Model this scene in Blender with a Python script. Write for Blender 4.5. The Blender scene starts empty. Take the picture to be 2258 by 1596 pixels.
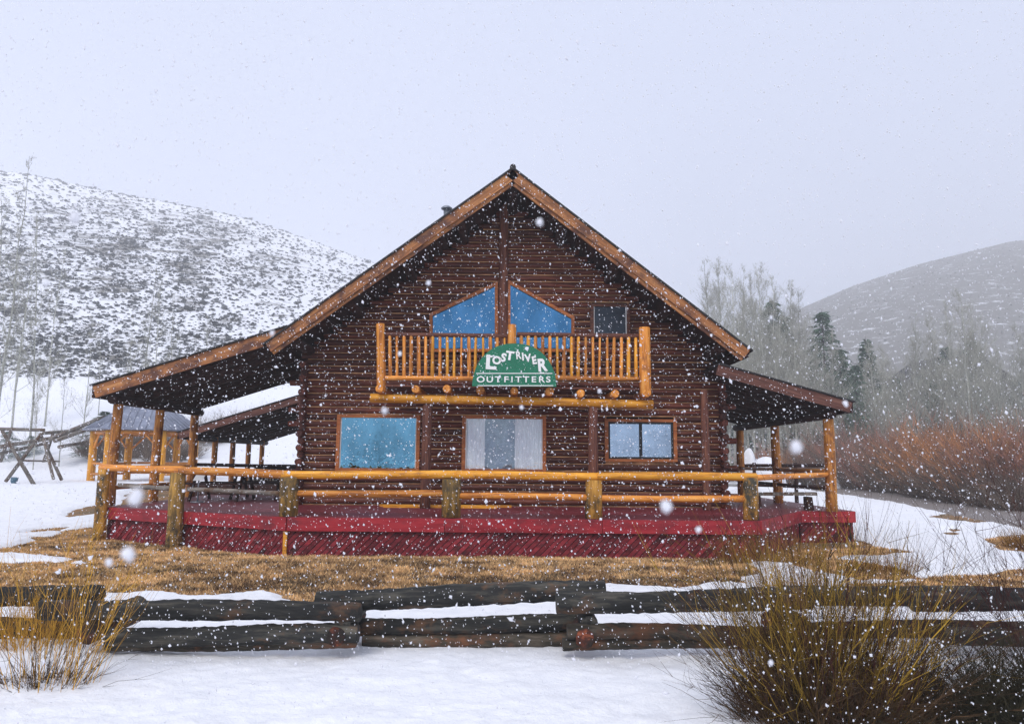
import bpy, math, random
import numpy as np
from mathutils import Matrix, Vector
random.seed(7); rng = np.random.default_rng(7)
S = bpy.context.scene; C = S.collection
R = math.radians

# ------------------------------------------------------------------ camera, world, sun, exposure
F = 1631.0; W, H = 2258.0, 1596.0; CZ = 1.8
PITCH = math.atan(217.0 / F); ROLL = 0.008
fw = Vector((0, math.cos(PITCH), math.sin(PITCH)))
r0 = Vector((1, 0, 0)); u0 = Vector((0, -math.sin(PITCH), math.cos(PITCH)))
cr = r0 * math.cos(ROLL) + u0 * math.sin(ROLL)
cu = u0 * math.cos(ROLL) - r0 * math.sin(ROLL)
cam = bpy.data.cameras.new('camera'); co = bpy.data.objects.new('camera', cam); C.objects.link(co)
M = Matrix.Identity(4)
for i in range(3):
    M[i][0] = cr[i]; M[i][1] = cu[i]; M[i][2] = -fw[i]
M[2][3] = CZ
co.matrix_world = M
cam.sensor_width = 36; cam.lens = F / W * 36; cam.clip_start = 0.05; cam.clip_end = 3000
cam.dof.use_dof = True; cam.dof.focus_distance = 15; cam.dof.aperture_fstop = 9
S.camera = co

world = bpy.data.worlds.new("World"); S.world = world; world.use_nodes = True
nt = world.node_tree; nt.nodes.clear()
sky = nt.nodes.new('ShaderNodeTexSky'); sky.sky_type = 'NISHITA'; sky.sun_disc = False
SUN_EL, SUN_ROT = R(48), R(200)
sky.sun_elevation = SUN_EL; sky.sun_rotation = SUN_ROT; sky.air_density = 1.0; sky.dust_density = 2
bg = nt.nodes.new('ShaderNodeBackground'); bg.inputs['Strength'].default_value = 0.1
mixw = nt.nodes.new('ShaderNodeMix'); mixw.data_type = 'RGBA'; mixw.inputs['Factor'].default_value = 0.9
mixw.inputs['B'].default_value = (5.15, 5.6, 7.15, 1)      # the closed snow-cloud layer
out = nt.nodes.new('ShaderNodeOutputWorld')
nt.links.new(sky.outputs[0], mixw.inputs['A'])
# soft cloud structure in the overcast
tc = nt.nodes.new('ShaderNodeTexCoord'); cn = nt.nodes.new('ShaderNodeTexNoise'); cn.inputs['Scale'].default_value = 1.6; cn.inputs['Detail'].default_value = 4
cm = nt.nodes.new('ShaderNodeMapRange'); cm.inputs[1].default_value = .3; cm.inputs[2].default_value = .7; cm.inputs[3].default_value = .96; cm.inputs[4].default_value = 1.05
hs = nt.nodes.new('ShaderNodeVectorMath'); hs.operation = 'SCALE'
nt.links.new(tc.outputs['Generated'], cn.inputs['Vector']); nt.links.new(cn.outputs[0], cm.inputs[0])
nt.links.new(mixw.outputs['Result'], hs.inputs[0]); nt.links.new(cm.outputs[0], hs.inputs['Scale'])
nt.links.new(hs.outputs[0], bg.inputs[0]); nt.links.new(bg.outputs[0], out.inputs[0])

sl = bpy.data.lights.new('sun', 'SUN'); sl.energy = 1.5; sl.angle = R(25); sl.color = (1, .97, .93)
so = bpy.data.objects.new('sun', sl); C.objects.link(so)
sd_ = Vector((math.sin(SUN_ROT) * math.cos(SUN_EL), math.cos(SUN_ROT) * math.cos(SUN_EL), math.sin(SUN_EL)))
so.rotation_euler = sd_.to_track_quat('Z', 'Y').to_euler()
S.view_settings.view_transform = 'Standard'; S.view_settings.look = 'None'
S.view_settings.exposure = 0.46; S.view_settings.gamma = 1; S.view_settings.use_curve_mapping = False
S.cycles.volume_bounces = 6; S.cycles.max_bounces = 10; S.cycles.transparent_max_bounces = 16
S.cycles.volume_step_rate = 4

# ------------------------------------------------------------------ pixel -> place
def ray(px, py):
    return cr * (px - W / 2) + cu * (H / 2 - py) + fw * F
def P(px, py, Y):
    d = ray(px, py); t = Y / d.y
    return Vector((d.x * t, Y, CZ + d.z * t))
def G(px, py, z=0.0):
    d = ray(px, py); t = (z - CZ) / d.z
    return Vector((d.x * t, d.y * t, z))

# ------------------------------------------------------------------ objects
ROOTM = {}
def tag(o, label=None, cat=None, group=None, kind=None):
    if label: o['label'] = label
    if cat: o['category'] = cat
    if group: o['group'] = group
    if kind: o['kind'] = kind
    return o
def thing(name, label, cat, loc, group=None):
    o = bpy.data.objects.new(name, None); C.objects.link(o)
    o.location = loc; o.empty_display_size = .3
    ROOTM[o.name] = Matrix.Translation(Vector(loc))
    return tag(o, label, cat, group)
def link(name, me, mat, parent=None, mw=None):
    o = bpy.data.objects.new(name, me); C.objects.link(o)
    if mat is not None and len(me.materials) == 0: me.materials.append(mat)
    mw = mw or Matrix.Identity(4)
    o.matrix_world = mw
    if parent is not None:
        o.parent = parent
        pm = ROOTM.get(parent.name, parent.matrix_world)
        o.matrix_parent_inverse = pm.inverted()
    ROOTM[o.name] = mw.copy()
    return o
def node(name, parent):   # an Empty part that groups sub-parts
    o = bpy.data.objects.new(name, None); C.objects.link(o); o.parent = parent
    o.matrix_parent_inverse = ROOTM[parent.name].inverted(); o.empty_display_size = .2
    ROOTM[o.name] = Matrix.Identity(4)
    return o
class MB:
    def __init__(s): s.v = []; s.f = []; s.sm = []
    def prism(s, poly, vec):
        vec = Vector(vec); n = len(poly); b = len(s.v)
        poly = [Vector(p) for p in poly]
        s.v += [tuple(p) for p in poly] + [tuple(p + vec) for p in poly]
        s.f.append(tuple(range(b, b + n))); s.f.append(tuple(range(b + 2 * n - 1, b + n - 1, -1)))
        for i in range(n):
            j = (i + 1) % n
            s.f.append((b + i, b + n + i, b + n + j, b + j))
        s.sm += [0] * (n + 2); return s
    def box(s, a, b):
        (x0, y0, z0), (x1, y1, z1) = a, b
        return s.prism([(x0, y0, z0), (x1, y0, z0), (x1, y0, z1), (x0, y0, z1)], (0, y1 - y0, 0))
    def tube(s, pts, rad, n=6, cap=True, jit=0.0):
        pts = [Vector(p) for p in pts]; b = len(s.v); m = len(pts)
        t = (pts[-1] - pts[0]).normalized()
        a = t.orthogonal().normalized(); c = t.cross(a)
        for i, p in enumerate(pts):
            r = rad[i] if hasattr(rad, '__len__') else rad
            for k in range(n):
                th = 2 * math.pi * k / n
                rr = r * (1 + jit * (random.random() - .5) * 2)
                s.v.append(tuple(p + (a * math.cos(th) + c * math.sin(th)) * rr))
        for i in range(m - 1):
            for k in range(n):
                k2 = (k + 1) % n
                s.f.append((b + i * n + k, b + i * n + k2, b + (i + 1) * n + k2, b + (i + 1) * n + k)); s.sm.append(1)
        if cap:
            s.f.append(tuple(b + k for k in range(n - 1, -1, -1))); s.f.append(tuple(b + (m - 1) * n + k for k in range(n))); s.sm += [0, 0]
        return s
    def mesh(s, name):
        me = bpy.data.meshes.new(name); me.from_pydata(s.v, [], s.f)
        me.polygons.foreach_set('use_smooth', s.sm); me.update(); return me
    def build(s, name, mat, parent=None): return link(name, s.mesh(name), mat, parent)
def np_mesh(name, v, f, mat, smooth=False, col=None):
    """v (n,3), f (m,3|4)"""
    v = np.asarray(v, np.float32); f = np.asarray(f, np.int32); k = f.shape[1]
    me = bpy.data.meshes.new(name); me.vertices.add(len(v)); me.vertices.foreach_set('co', v.ravel())
    me.loops.add(f.size); me.loops.foreach_set('vertex_index', f.ravel())
    me.polygons.add(len(f)); me.polygons.foreach_set('loop_start', np.arange(len(f), dtype=np.int32) * k)
    me.polygons.foreach_set('use_smooth', np.full(len(f), smooth))
    if col is not None:
        a = me.color_attributes.new('tone', 'FLOAT_COLOR', 'POINT')
        c4 = np.ones((len(v), 4), np.float32); c4[:, :3] = col if np.ndim(col) == 2 else np.asarray(col)[:, None]
        a.data.foreach_set('color', c4.ravel())
    me.update(); me.validate()
    if mat is not None: me.materials.append(mat)
    return me
def log(name, p1, p2, r1, r2, mat, parent, n=12, seg=None, jit=.02, bend=.0, ring=0.0):
    """A round log, built along its own X axis so that the grain runs with it."""
    p1, p2 = Vector(p1), Vector(p2); L = (p2 - p1).length
    seg = seg or max(2, min(14, int(L / .35)))
    m = MB(); ph = random.random() * 6
    pts = []; rr = []
    for i in range(seg + 1):
        t = i / seg
        pts.append((t * L, bend * math.sin(t * 5 + ph), bend * math.cos(t * 4 + ph)))
        rr.append((r1 + (r2 - r1) * t) * (1 + ring * math.sin(t * L * 3 + ph)))
    ins = min(.012, r1 * .15)
    pts = [(0, pts[0][1], pts[0][2])] + [(ins, pts[0][1], pts[0][2])] + pts[1:-1] + [(L - ins, pts[-1][1], pts[-1][2]), (L, pts[-1][1], pts[-1][2])]
    rr = [rr[0] * .9] + rr + [rr[-1] * .9]
    m.tube(pts, rr, n, True, jit)
    x = (p2 - p1).normalized(); up = Vector((0, 0, 1)) if abs(x.z) < .9 else Vector((0, -1, 0))
    y = up.cross(x).normalized(); z = x.cross(y)
    mw = Matrix(((x.x, y.x, z.x, p1.x), (x.y, y.y, z.y, p1.y), (x.z, y.z, z.z, p1.z), (0, 0, 0, 1)))
    return link(name, m.mesh(name), mat, parent, mw)

def clip(poly, nx, ny, d):
    """Keep the side nx*x+ny*y<=d of a 2D polygon."""
    o = []
    for i in range(len(poly)):
        a, b = poly[i], poly[(i + 1) % len(poly)]
        da, db = nx * a[0] + ny * a[1] - d, nx * b[0] + ny * b[1] - d
        if da <= 0: o.append(a)
        if da * db < 0:
            t = da / (da - db); o.append((a[0] + (b[0] - a[0]) * t, a[1] + (b[1] - a[1]) * t))
    return o

# ------------------------------------------------------------------ noise in numpy
_perm = rng.random((256, 256))
def vnoise(x, y):
    xi = np.floor(x).astype(int); yi = np.floor(y).astype(int); fx = x - xi; fy = y - yi
    fx = fx * fx * (3 - 2 * fx); fy = fy * fy * (3 - 2 * fy)
    g = lambda a, b: _perm[a & 255, b & 255]
    return (g(xi, yi) * (1 - fx) + g(xi + 1, yi) * fx) * (1 - fy) + (g(xi, yi + 1) * (1 - fx) + g(xi + 1, yi + 1) * fx) * fy
def fbm(x, y, o=4):
    s = 0; a = .5; t = 0
    for i in range(o):
        s = s + a * vnoise(x * 2 ** i + 17 * i, y * 2 ** i + 31 * i); t += a; a *= .5
    return s / t - .5
def sstep(a, b, x):
    t = np.clip((x - a) / (b - a), 0, 1); return t * t * (3 - 2 * t)

# ------------------------------------------------------------------ materials
def new_mat(name):
    m = bpy.data.materials.new(name); m.use_nodes = True
    n = m.node_tree; b = n.nodes['Principled BSDF']
    return m, n, b
def ramp(n, fac, stops):
    r = n.nodes.new('ShaderNodeValToRGB'); e = r.color_ramp.elements
    while len(e) < len(stops): e.new(.5)
    for k, (p, c) in enumerate(stops):
        e[k].position = p; e[k].color = (*c, 1)
    n.links.new(fac, r.inputs[0]); return r.outputs[0]
def noise(n, vec, scale, detail=4, rough=.6):
    t = n.nodes.new('ShaderNodeTexNoise'); t.inputs['Scale'].default_value = scale
    t.inputs['Detail'].default_value = detail; t.inputs['Roughness'].default_value = rough
    if vec is not None: n.links.new(vec, t.inputs['Vector'])
    return t.outputs[0]
def coords(n, sc=(1, 1, 1), rnd=True):
    tc = n.nodes.new('ShaderNodeTexCoord'); mp = n.nodes.new('ShaderNodeMapping'); mp.inputs['Scale'].default_value = sc
    n.links.new(tc.outputs['Object'], mp.inputs[0])
    if not rnd: return mp.outputs[0]
    oi = n.nodes.new('ShaderNodeObjectInfo'); ml = n.nodes.new('ShaderNodeMath'); ml.operation = 'MULTIPLY'; ml.inputs[1].default_value = 40
    n.links.new(oi.outputs['Random'], ml.inputs[0])
    ad = n.nodes.new('ShaderNodeVectorMath'); ad.operation = 'ADD'
    n.links.new(mp.outputs[0], ad.inputs[0]); n.links.new(ml.outputs[0], ad.inputs[1]); return ad.outputs[0]
def bump(n, b, h, strength=.5, dist=.02):
    bp = n.nodes.new('ShaderNodeBump'); bp.inputs['Strength'].default_value = strength; bp.inputs['Distance'].default_value = dist
    n.links.new(h, bp.inputs['Height']); n.links.new(bp.outputs[0], b.inputs['Normal'])
def mixc(n, fac, a, b, mode='MIX'):
    m = n.nodes.new('ShaderNodeMix'); m.data_type = 'RGBA'; m.blend_type = mode
    for inp, v in (('Factor', fac), ('A', a), ('B', b)):
        if hasattr(v, 'links') or hasattr(v, 'is_linked'): n.links.new(v, m.inputs[inp])
        elif inp == 'Factor': m.inputs[inp].default_value = v
        else: m.inputs[inp].default_value = (*v, 1)
    return m.outputs['Result']
def wood(name, cols, patch=None, axis='x', rough=.6, bst=.5, grain=(2, 22, 22), vary=.35, patch_pos=(.5, .62), spec=.3):
    """cols: dark, mid, light grain colours; patch: weathered colour that comes in blotches."""
    m, n, b = new_mat(name)
    g = grain if axis == 'x' else ((grain[1], grain[0], grain[2]) if axis == 'y' else (grain[1], grain[2], grain[0]))
    v = coords(n, g); nf = noise(n, v, 1.0, 6, .65)
    c = ramp(n, nf, [(.3, cols[0]), (.5, cols[1]), (.72, cols[2])])
    if patch:
        v2 = coords(n, (1.5, 2.2, 2.2)); pf = noise(n, v2, 1.4, 5, .7)
        pr = ramp(n, pf, [(patch_pos[0], (0, 0, 0)), (patch_pos[1], (1, 1, 1))])
        c = mixc(n, pr, c, patch)
    oi = n.nodes.new('ShaderNodeObjectInfo')
    rr = n.nodes.new('ShaderNodeMapRange'); rr.inputs[3].default_value = 1 - vary; rr.inputs[4].default_value = 1 + vary
    n.links.new(oi.outputs['Random'], rr.inputs[0])
    vm = n.nodes.new('ShaderNodeVectorMath'); vm.operation = 'SCALE'; n.links.new(c, vm.inputs[0]); n.links.new(rr.outputs[0], vm.inputs['Scale'])
    n.links.new(vm.outputs[0], b.inputs['Base Color'])
    b.inputs['Roughness'].default_value = rough; b.inputs['Specular IOR Level'].default_value = spec
    bump(n, b, nf, bst, .012); return m
def plain(name, col, rough=.6, metal=0.0, nscale=None, var=.3, spec=.4):
    m, n, b = new_mat(name)
    v = coords(n); nf = noise(n, v, nscale or 6, 4, .6)
    lo = tuple(c * (1 - var) for c in col); hi = tuple(min(1, c * (1 + var)) for c in col)
    n.links.new(ramp(n, nf, [(.3, lo), (.7, hi)]), b.inputs['Base Color'])
    b.inputs['Roughness'].default_value = rough; b.inputs['Metallic'].default_value = metal; b.inputs['Specular IOR Level'].default_value = spec
    bump(n, b, nf, .2, .01); return m
def toned(name, lo, hi, rough=.85, trans=0.0):
    """Colour follows the mesh's 'tone' attribute (natural variation from stem to stem)."""
    m, n, b = new_mat(name)
    at = n.nodes.new('ShaderNodeAttribute'); at.attribute_name = 'tone'
    mx = mixc(n, at.outputs['Fac'], lo, hi); n.links.new(mx, b.inputs['Base Color'])
    b.inputs['Roughness'].default_value = rough; b.inputs['Specular IOR Level'].default_value = .15
    return m

MWALL = wood('stained_wall_log', [(.016, .005, .003), (.088, .020, .011), (.22, .058, .026)], rough=.5, bst=.7, vary=.4, grain=(1.6, 26, 26))
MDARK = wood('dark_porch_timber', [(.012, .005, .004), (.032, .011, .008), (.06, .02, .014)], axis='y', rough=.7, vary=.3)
MGOLD = wood('varnished_yellow_log', [(.25, .085, .012), (.78, .33, .025), (.92, .50, .08)], patch=(.34, .12, .02), patch_pos=(.55, .72), rough=.45, vary=.12, grain=(1.4, 14, 14))
MORNG = wood('orange_pine_log', [(.22, .065, .014), (.66, .24, .035), (.85, .42, .10)], patch=(.2, .06, .02), patch_pos=(.56, .72), rough=.5, vary=.22, grain=(1.4, 16, 16))
MPOST = wood('weathered_rail_post', [(.05, .034, .014), (.24, .14, .035), (.6, .33, .07)], patch=(.05, .042, .028), patch_pos=(.5, .64), rough=.75, vary=.2, grain=(2, 12, 12))
MPORCH = wood('stained_porch_post', [(.12, .04, .014), (.48, .18, .03), (.72, .34, .07)], patch=(.14, .045, .02), patch_pos=(.5, .64), rough=.55, vary=.2)
MPURP = wood('brown_upright_log', [(.05, .016, .012), (.13, .045, .028), (.26, .10, .05)], rough=.6, vary=.15)
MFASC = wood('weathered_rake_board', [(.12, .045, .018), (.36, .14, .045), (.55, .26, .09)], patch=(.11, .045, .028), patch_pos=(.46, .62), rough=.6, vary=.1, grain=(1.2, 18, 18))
MTRIM = wood('orange_window_trim', [(.2, .055, .018), (.4, .12, .03), (.55, .2, .06)], rough=.5, vary=.15)
MFENCE = wood('charred_fence_log', [(.006, .007, .007), (.022, .022, .02), (.10, .09, .07)], patch=(.12, .06, .03), patch_pos=(.54, .68), rough=.85, bst=1.0, vary=.3, grain=(1.6, 14, 14))
MFEND = wood('red_rotten_log_end', [(.02, .01, .008), (.09, .024, .014), (.42, .12, .05)], patch=(.02, .016, .013), patch_pos=(.42, .56), rough=.9, bst=1.0, grain=(9, 14, 14))
MGREY = wood('grey_driftwood', [(.06, .055, .05), (.17, .15, .13), (.32, .28, .24)], patch=(.1, .055, .03), rough=.85, vary=.25, grain=(2, 14, 14))
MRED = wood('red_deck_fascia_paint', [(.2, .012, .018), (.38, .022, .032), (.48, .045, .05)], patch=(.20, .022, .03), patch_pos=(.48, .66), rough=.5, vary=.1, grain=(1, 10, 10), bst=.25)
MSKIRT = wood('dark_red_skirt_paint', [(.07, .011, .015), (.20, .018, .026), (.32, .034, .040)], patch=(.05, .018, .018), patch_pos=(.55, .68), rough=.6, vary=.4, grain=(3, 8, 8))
MFLOOR = wood('maroon_floor_paint', [(.07, .01, .014), (.15, .015, .022), (.24, .03, .04)], patch=(.14, .07, .075), patch_pos=(.6, .8), rough=.45, vary=.25, spec=.5)
MJOINT = plain('tan_edge_highlight', (.50, .26, .12), .8, nscale=3, var=.6)  # tan stands in for light catching the log edges
MSHING = plain('dark_shingle', (.03, .028, .028), .85, nscale=30)
MBLACK = plain('black_frame', (.012, .014, .016), .5)
MPIPE = plain('galvanised_pipe', (.25, .27, .3), .45, .7)
MSIGN = plain('green_sign_paint', (.008, .165, .085), .5, nscale=40, var=.35)
MWHITE = plain('white_sign_paint', (.85, .85, .82), .6, var=.05)
MCURT = plain('white_curtain', (.9, .9, .92), .9, var=.03)
MROOFM = plain('blue_grey_metal_roof', (.22, .24, .30), .45, .3, nscale=2)
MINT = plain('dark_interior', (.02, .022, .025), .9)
MBARK = wood('pale_aspen_bark', [(.16, .16, .13), (.42, .42, .36), (.6, .6, .54)], patch=(.08, .07, .06), patch_pos=(.62, .68), rough=.8, axis='z', grain=(30, 3, 3))
MTWIG = toned('grey_aspen_twig', (.24, .235, .20), (.60, .59, .50))
MTWIGR = toned('dark_aspen_twig', (.09, .08, .07), (.22, .19, .16))
MCON = toned('spruce_needle', (.035, .065, .045), (.15, .24, .16))
MSAGE = toned('sagebrush', (.09, .095, .10), (.30, .31, .31))
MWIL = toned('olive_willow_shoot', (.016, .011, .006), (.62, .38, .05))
MWILD = toned('purple_willow_tip', (.022, .010, .010), (.10, .035, .028))
MWILY = toned('golden_willow_shoot', (.3, .15, .03), (.9, .50, .06))
MTHR = toned('red_willow_thicket', (.16, .075, .06), (.66, .30, .21))
MTHP = toned('mauve_willow_thicket', (.11, .07, .06), (.50, .27, .20))
MTHG = toned('grey_willow_thicket', (.06, .05, .045), (.36, .28, .22))
MTHO = toned('orange_willow_thicket', (.22, .10, .05), (.88, .40, .15))
MLEAF = toned('dead_brush', (.02, .014, .008), (.14, .08, .04))

def glass(name, tint, fac, rough=.03):
    m, n, b = new_mat(name); n.nodes.remove(b)
    tr = n.nodes.new('ShaderNodeBsdfTransparent'); gl = n.nodes.new('ShaderNodeBsdfGlossy')
    v_ = noise(n, coords(n, (1.2, 1, .5)), 1.6, 5, .7)
    n.links.new(ramp(n, v_, [(.3, tuple(c * .72 for c in tint)), (.7, tuple(min(1, c * 1.3 + .02) for c in tint))]), gl.inputs['Color']); gl.inputs['Roughness'].default_value = rough
    nf = noise(n, coords(n), 2.5, 3); bp = n.nodes.new('ShaderNodeBump'); bp.inputs['Strength'].default_value = .35; bp.inputs['Distance'].default_value = .02
    n.links.new(nf, bp.inputs['Height']); n.links.new(bp.outputs[0], gl.inputs['Normal'])
    mx = n.nodes.new('ShaderNodeMixShader'); mx.inputs[0].default_value = fac
    n.links.new(tr.outputs[0], mx.inputs[1]); n.links.new(gl.outputs[0], mx.inputs[2])
    n.links.new(mx.outputs[0], n.nodes['Material Output'].inputs[0]); return m
MGLASS = glass('blue_coated_glass', (.13, .34, .47), .92)
MGLASSU = glass('deep_blue_coated_glass', (.06, .21, .38), .92)
MGLASSC = glass('clear_glass', (.6, .75, .95), .13)
MGLASSG = glass('grey_glass', (.40, .52, .64), .85)
MSCREEN = plain('dark_insect_screen', (.03, .045, .065), .5)

def snow_mat():
    m, n, b = new_mat('snow')
    v = coords(n, (1, 1, 1), False)
    n1 = noise(n, v, 5, 6, .65); n2 = noise(n, v, 45, 3, .6)
    ad = n.nodes.new('ShaderNodeMath'); ad.operation = 'MULTIPLY_ADD'; ad.inputs[1].default_value = .22
    n.links.new(n2, ad.inputs[0]); n.links.new(n1, ad.inputs[2])
    c = ramp(n, n1, [(.3, (.78, .79, .82)), (.7, (.88, .88, .89))]); n.links.new(c, b.inputs['Base Color'])
    b.inputs['Roughness'].default_value = .75; b.inputs['Specular IOR Level'].default_value = .3
    bump(n, b, ad.outputs[0], .55, .06); return m
MSNOW = snow_mat()
def soil_mat():
    m, n, b = new_mat('dead_grass_soil')
    v = coords(n, (1, 1, 1), False)
    a = noise(n, v, 1.2, 5, .6); d = noise(n, v, 30, 4, .75)
    c1 = ramp(n, d, [(.3, (.10, .05, .02)), (.5, (.32, .165, .06)), (.72, (.6, .36, .15))])
    c2 = ramp(n, d, [(.3, (.06, .045, .025)), (.5, (.19, .13, .065)), (.72, (.36, .26, .14))])
    f = ramp(n, a, [(.45, (0, 0, 0)), (.6, (1, 1, 1))])
    n.links.new(mixc(n, f, c1, c2), b.inputs['Base Color']); b.inputs['Roughness'].default_value = .95
    bump(n, b, d, 1, .05); return m
MSOIL = soil_mat()
def gravel_mat():
    m, n, b = new_mat('wet_gravel')
    v = coords(n, (1, 1, 1), False); d = noise(n, v, 14, 6, .8); a = noise(n, v, .8, 3)
    c = ramp(n, d, [(.3, (.12, .10, .09)), (.6, (.24, .21, .19)), (.75, (.36, .33, .30))])
    n.links.new(c, b.inputs['Base Color']); b.inputs['Roughness'].default_value = .8; bump(n, b, d, .6, .03); return m
MROAD = gravel_mat()
def hill_mat():
    m, n, b = new_mat('snowy_hillside')
    v = coords(n, (1, 1, 1), False)
    at = n.nodes.new('ShaderNodeAttribute'); at.attribute_name = 'tone'
    d = noise(n, coords(n, (.16, .10, .3), False), 1.0, 6, .75)
    # thinly buried brush: brown-grey speckle where the vegetation is dense
    sub = n.nodes.new('ShaderNodeMath'); sub.operation = 'SUBTRACT'; sub.inputs[0].default_value = 1.0
    n.links.new(at.outputs['Fac'], sub.inputs[1])
    mr = n.nodes.new('ShaderNodeMath'); mr.operation = 'SUBTRACT'; n.links.new(d, mr.inputs[0]); n.links.new(sub.outputs[0], mr.inputs[1])
    f = ramp(n, mr.outputs[0], [(.0, (0, 0, 0)), (.12, (1, 1, 1))])
    n.links.new(mixc(n, f, (.82, .83, .86), (.17, .16, .14)), b.inputs['Base Color']); b.inputs['Roughness'].default_value = .9; return m
MHILL = hill_mat()
def flake_mat():
    m, n, b = new_mat('snowflake'); b.inputs['Base Color'].default_value = (.95, .95, .97, 1); b.inputs['Roughness'].default_value = .6
    tl = n.nodes.new('ShaderNodeBsdfTranslucent'); tl.inputs[0].default_value = (.95, .95, .98, 1)
    mx = n.nodes.new('ShaderNodeMixShader'); mx.inputs[0].default_value = .5
    n.links.new(b.outputs[0], mx.inputs[1]); n.links.new(tl.outputs[0], mx.inputs[2]); n.links.new(mx.outputs[0], n.nodes['Material Output'].inputs[0]); return m
MFLAKE = flake_mat()

# ------------------------------------------------------------------ terrain
CREST = np.array([  # picture column of the skyline -> tan of elevation, distance of the crest
    (-2500, .30, 170), (-900, .40, 170), (-300, .405, 170), (0, .392, 172), (150, .372, 175), (300, .355, 178), (520, .328, 182), (650, .301, 186), (820, .264, 190),
    (950, .225, 200), (1129, .16, 220), (1300, .10, 250), (1500, .09, 270), (1640, .165, 280), (1780, .213, 280), (1900, .245, 280), (2050, .276, 280),
    (2258, .309, 280), (2700, .34, 280), (3500, .36, 280), (5000, .3, 280)])
CREST[:, 2] *= np.where(CREST[:, 0] < 1200, 2.6, 2.1)
def terrain(x, y):
    x = np.asarray(x, float); y = np.asarray(y, float)
    yy = np.maximum(y, 1.0); col = 1129 + F * x / yy
    left = sstep(-5, -9, x)
    h = .62 * sstep(19, 32, y) * left + .25 * sstep(28, 45, y) * (1 - left)
    h = h + .12 * fbm(x * .25 + 9, y * .25, 3) * sstep(5, 8, y) + .03 * fbm(x * 1.3, y * 1.3, 3)
    h = h + .08 * np.exp(-((y - 12.6) / 1.2) ** 2) * sstep(-9, -3, x) * sstep(7, 3, x)
    te = np.interp(col, CREST[:, 0], CREST[:, 1]); cd = np.interp(col, CREST[:, 0], CREST[:, 2])
    lw = sstep(1000, 750, col)
    # snow bank at the hill's foot (left), then the hill
    bank = 6.3 * sstep(39, 66, y) * lw
    st = 66 + 84 * sstep(1200, 1500, col); s = np.clip((y - st) / (cd - st), 0, 1); top = 1.8 + te * cd - bank * 1.0 - 1
    prof = np.where(s < 1, s ** 1.06 * (1 + .10 * np.sin(s * math.pi)), 1)
    drop = np.maximum(y - cd, 0) * .3
    h = h + bank + top * prof - drop * (te > 0) + fbm(x * .02, y * .02, 4) * 14 * s * (1 - s)
    return h
def gz(x, y): return float(terrain(np.array([x]), np.array([y]))[0])

def poly_world(pxs, z=0.0): return np.array([[*G(a, b, z)[:2]] for a, b in pxs])
GRASS = [
    [(-200, 1235), (0, 1210), (60, 1196), (110, 1182), (150, 1168), (235, 1158), (300, 1100), (1700, 1100), (1880, 1190), (1930, 1205), (2030, 1218), (1900, 1227), (1840, 1233),
     (1930, 1243), (2005, 1262), (2015, 1277), (1900, 1284), (1800, 1264), (1700, 1243), (1640, 1248), (1668, 1266), (1640, 1288), (1500, 1296), (1335, 1287), (1200, 1300), (1180, 1330), (640, 1330), (600, 1303), (520, 1312), (480, 1316), (225, 1312), (150, 1320), (-200, 1325)],
    [(1880, 1288), (2020, 1283), (2120, 1272), (2260, 1262), (2500, 1260), (2500, 1335), (2200, 1318), (1950, 1318)],
    [(2170, 1187), (2258, 1178), (2500, 1180), (2500, 1232), (2250, 1222), (2190, 1205)],
    [(50, 1176), (120, 1168), (180, 1158), (150, 1160), (60, 1170)],
]
HOLES = [[(-150, 1222), (60, 1216), (155, 1232), (140, 1242), (-150, 1246)], [(150, 1243), (180, 1241), (186, 1246), (160, 1249)], [(700,1240),(705,1239),(706,1242),(701,1243)]]
BARE = [[(140, 1142), (180, 1132), (235, 1128), (240, 1138), (190, 1144), (150, 1148)], [(2040, 1142), (2100, 1128), (2200, 1132), (2230, 1146), (2160, 1158), (2080, 1150)], [(2080, 1170), (2110, 1166), (2122, 1176), (2095, 1180)],
        [(60, 1185), (120, 1180), (130, 1186), (80, 1190)]]
ROADP = [(1560, 1046), (1840, 1066), (2000, 1082), (2130, 1100), (2258, 1119), (2600, 1160), (2600, 1215), (2258, 1170), (2120, 1140), (1980, 1112), (1840, 1096), (1560, 1070)]
def sdist(px, py, poly):
    inside = np.zeros(px.shape, bool); d = np.full(px.shape, 1e9)
    n = len(poly)
    for i in range(n):
        ax, ay = poly[i]; bx, by = poly[(i + 1) % n]
        ex, ey = bx - ax, by - ay; L = ex * ex + ey * ey + 1e-12
        t = np.clip(((px - ax) * ex + (py - ay) * ey) / L, 0, 1)
        d = np.minimum(d, np.hypot(px - ax - t * ex, py - ay - t * ey))
        c = ((ay > py) != (by > py)) & (px < ex * (py - ay) / (ey if abs(ey) > 1e-12 else 1e-12) + ax)
        inside ^= c
    return np.where(inside, -d, d)       # negative inside
def snow_depth(x, y):
    s = np.full(x.shape, 1e9)
    for g in GRASS: s = np.minimum(s, sdist(x, y, poly_world(g)))
    for h in HOLES: s = np.maximum(s, -sdist(x, y, poly_world(h)) - .02)
    for g in BARE: s = np.minimum(s, sdist(x, y, poly_world(g)))
    s = np.minimum(s, sdist(x, y, poly_world(ROADP)))
    dk = sdist(x, y, np.array([(-10, 17.2), (-4.4, 14.1), (4.8, 14.1), (6.4, 16.0), (7.6, 16.0), (7.6, 30), (-10, 30)]))
    s = np.minimum(s, dk - .15)
    s = s + fbm(x * 1.7, y * 1.7, 5) * .55
    return np.clip(s * .35, -.05, .075) - .004
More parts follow.
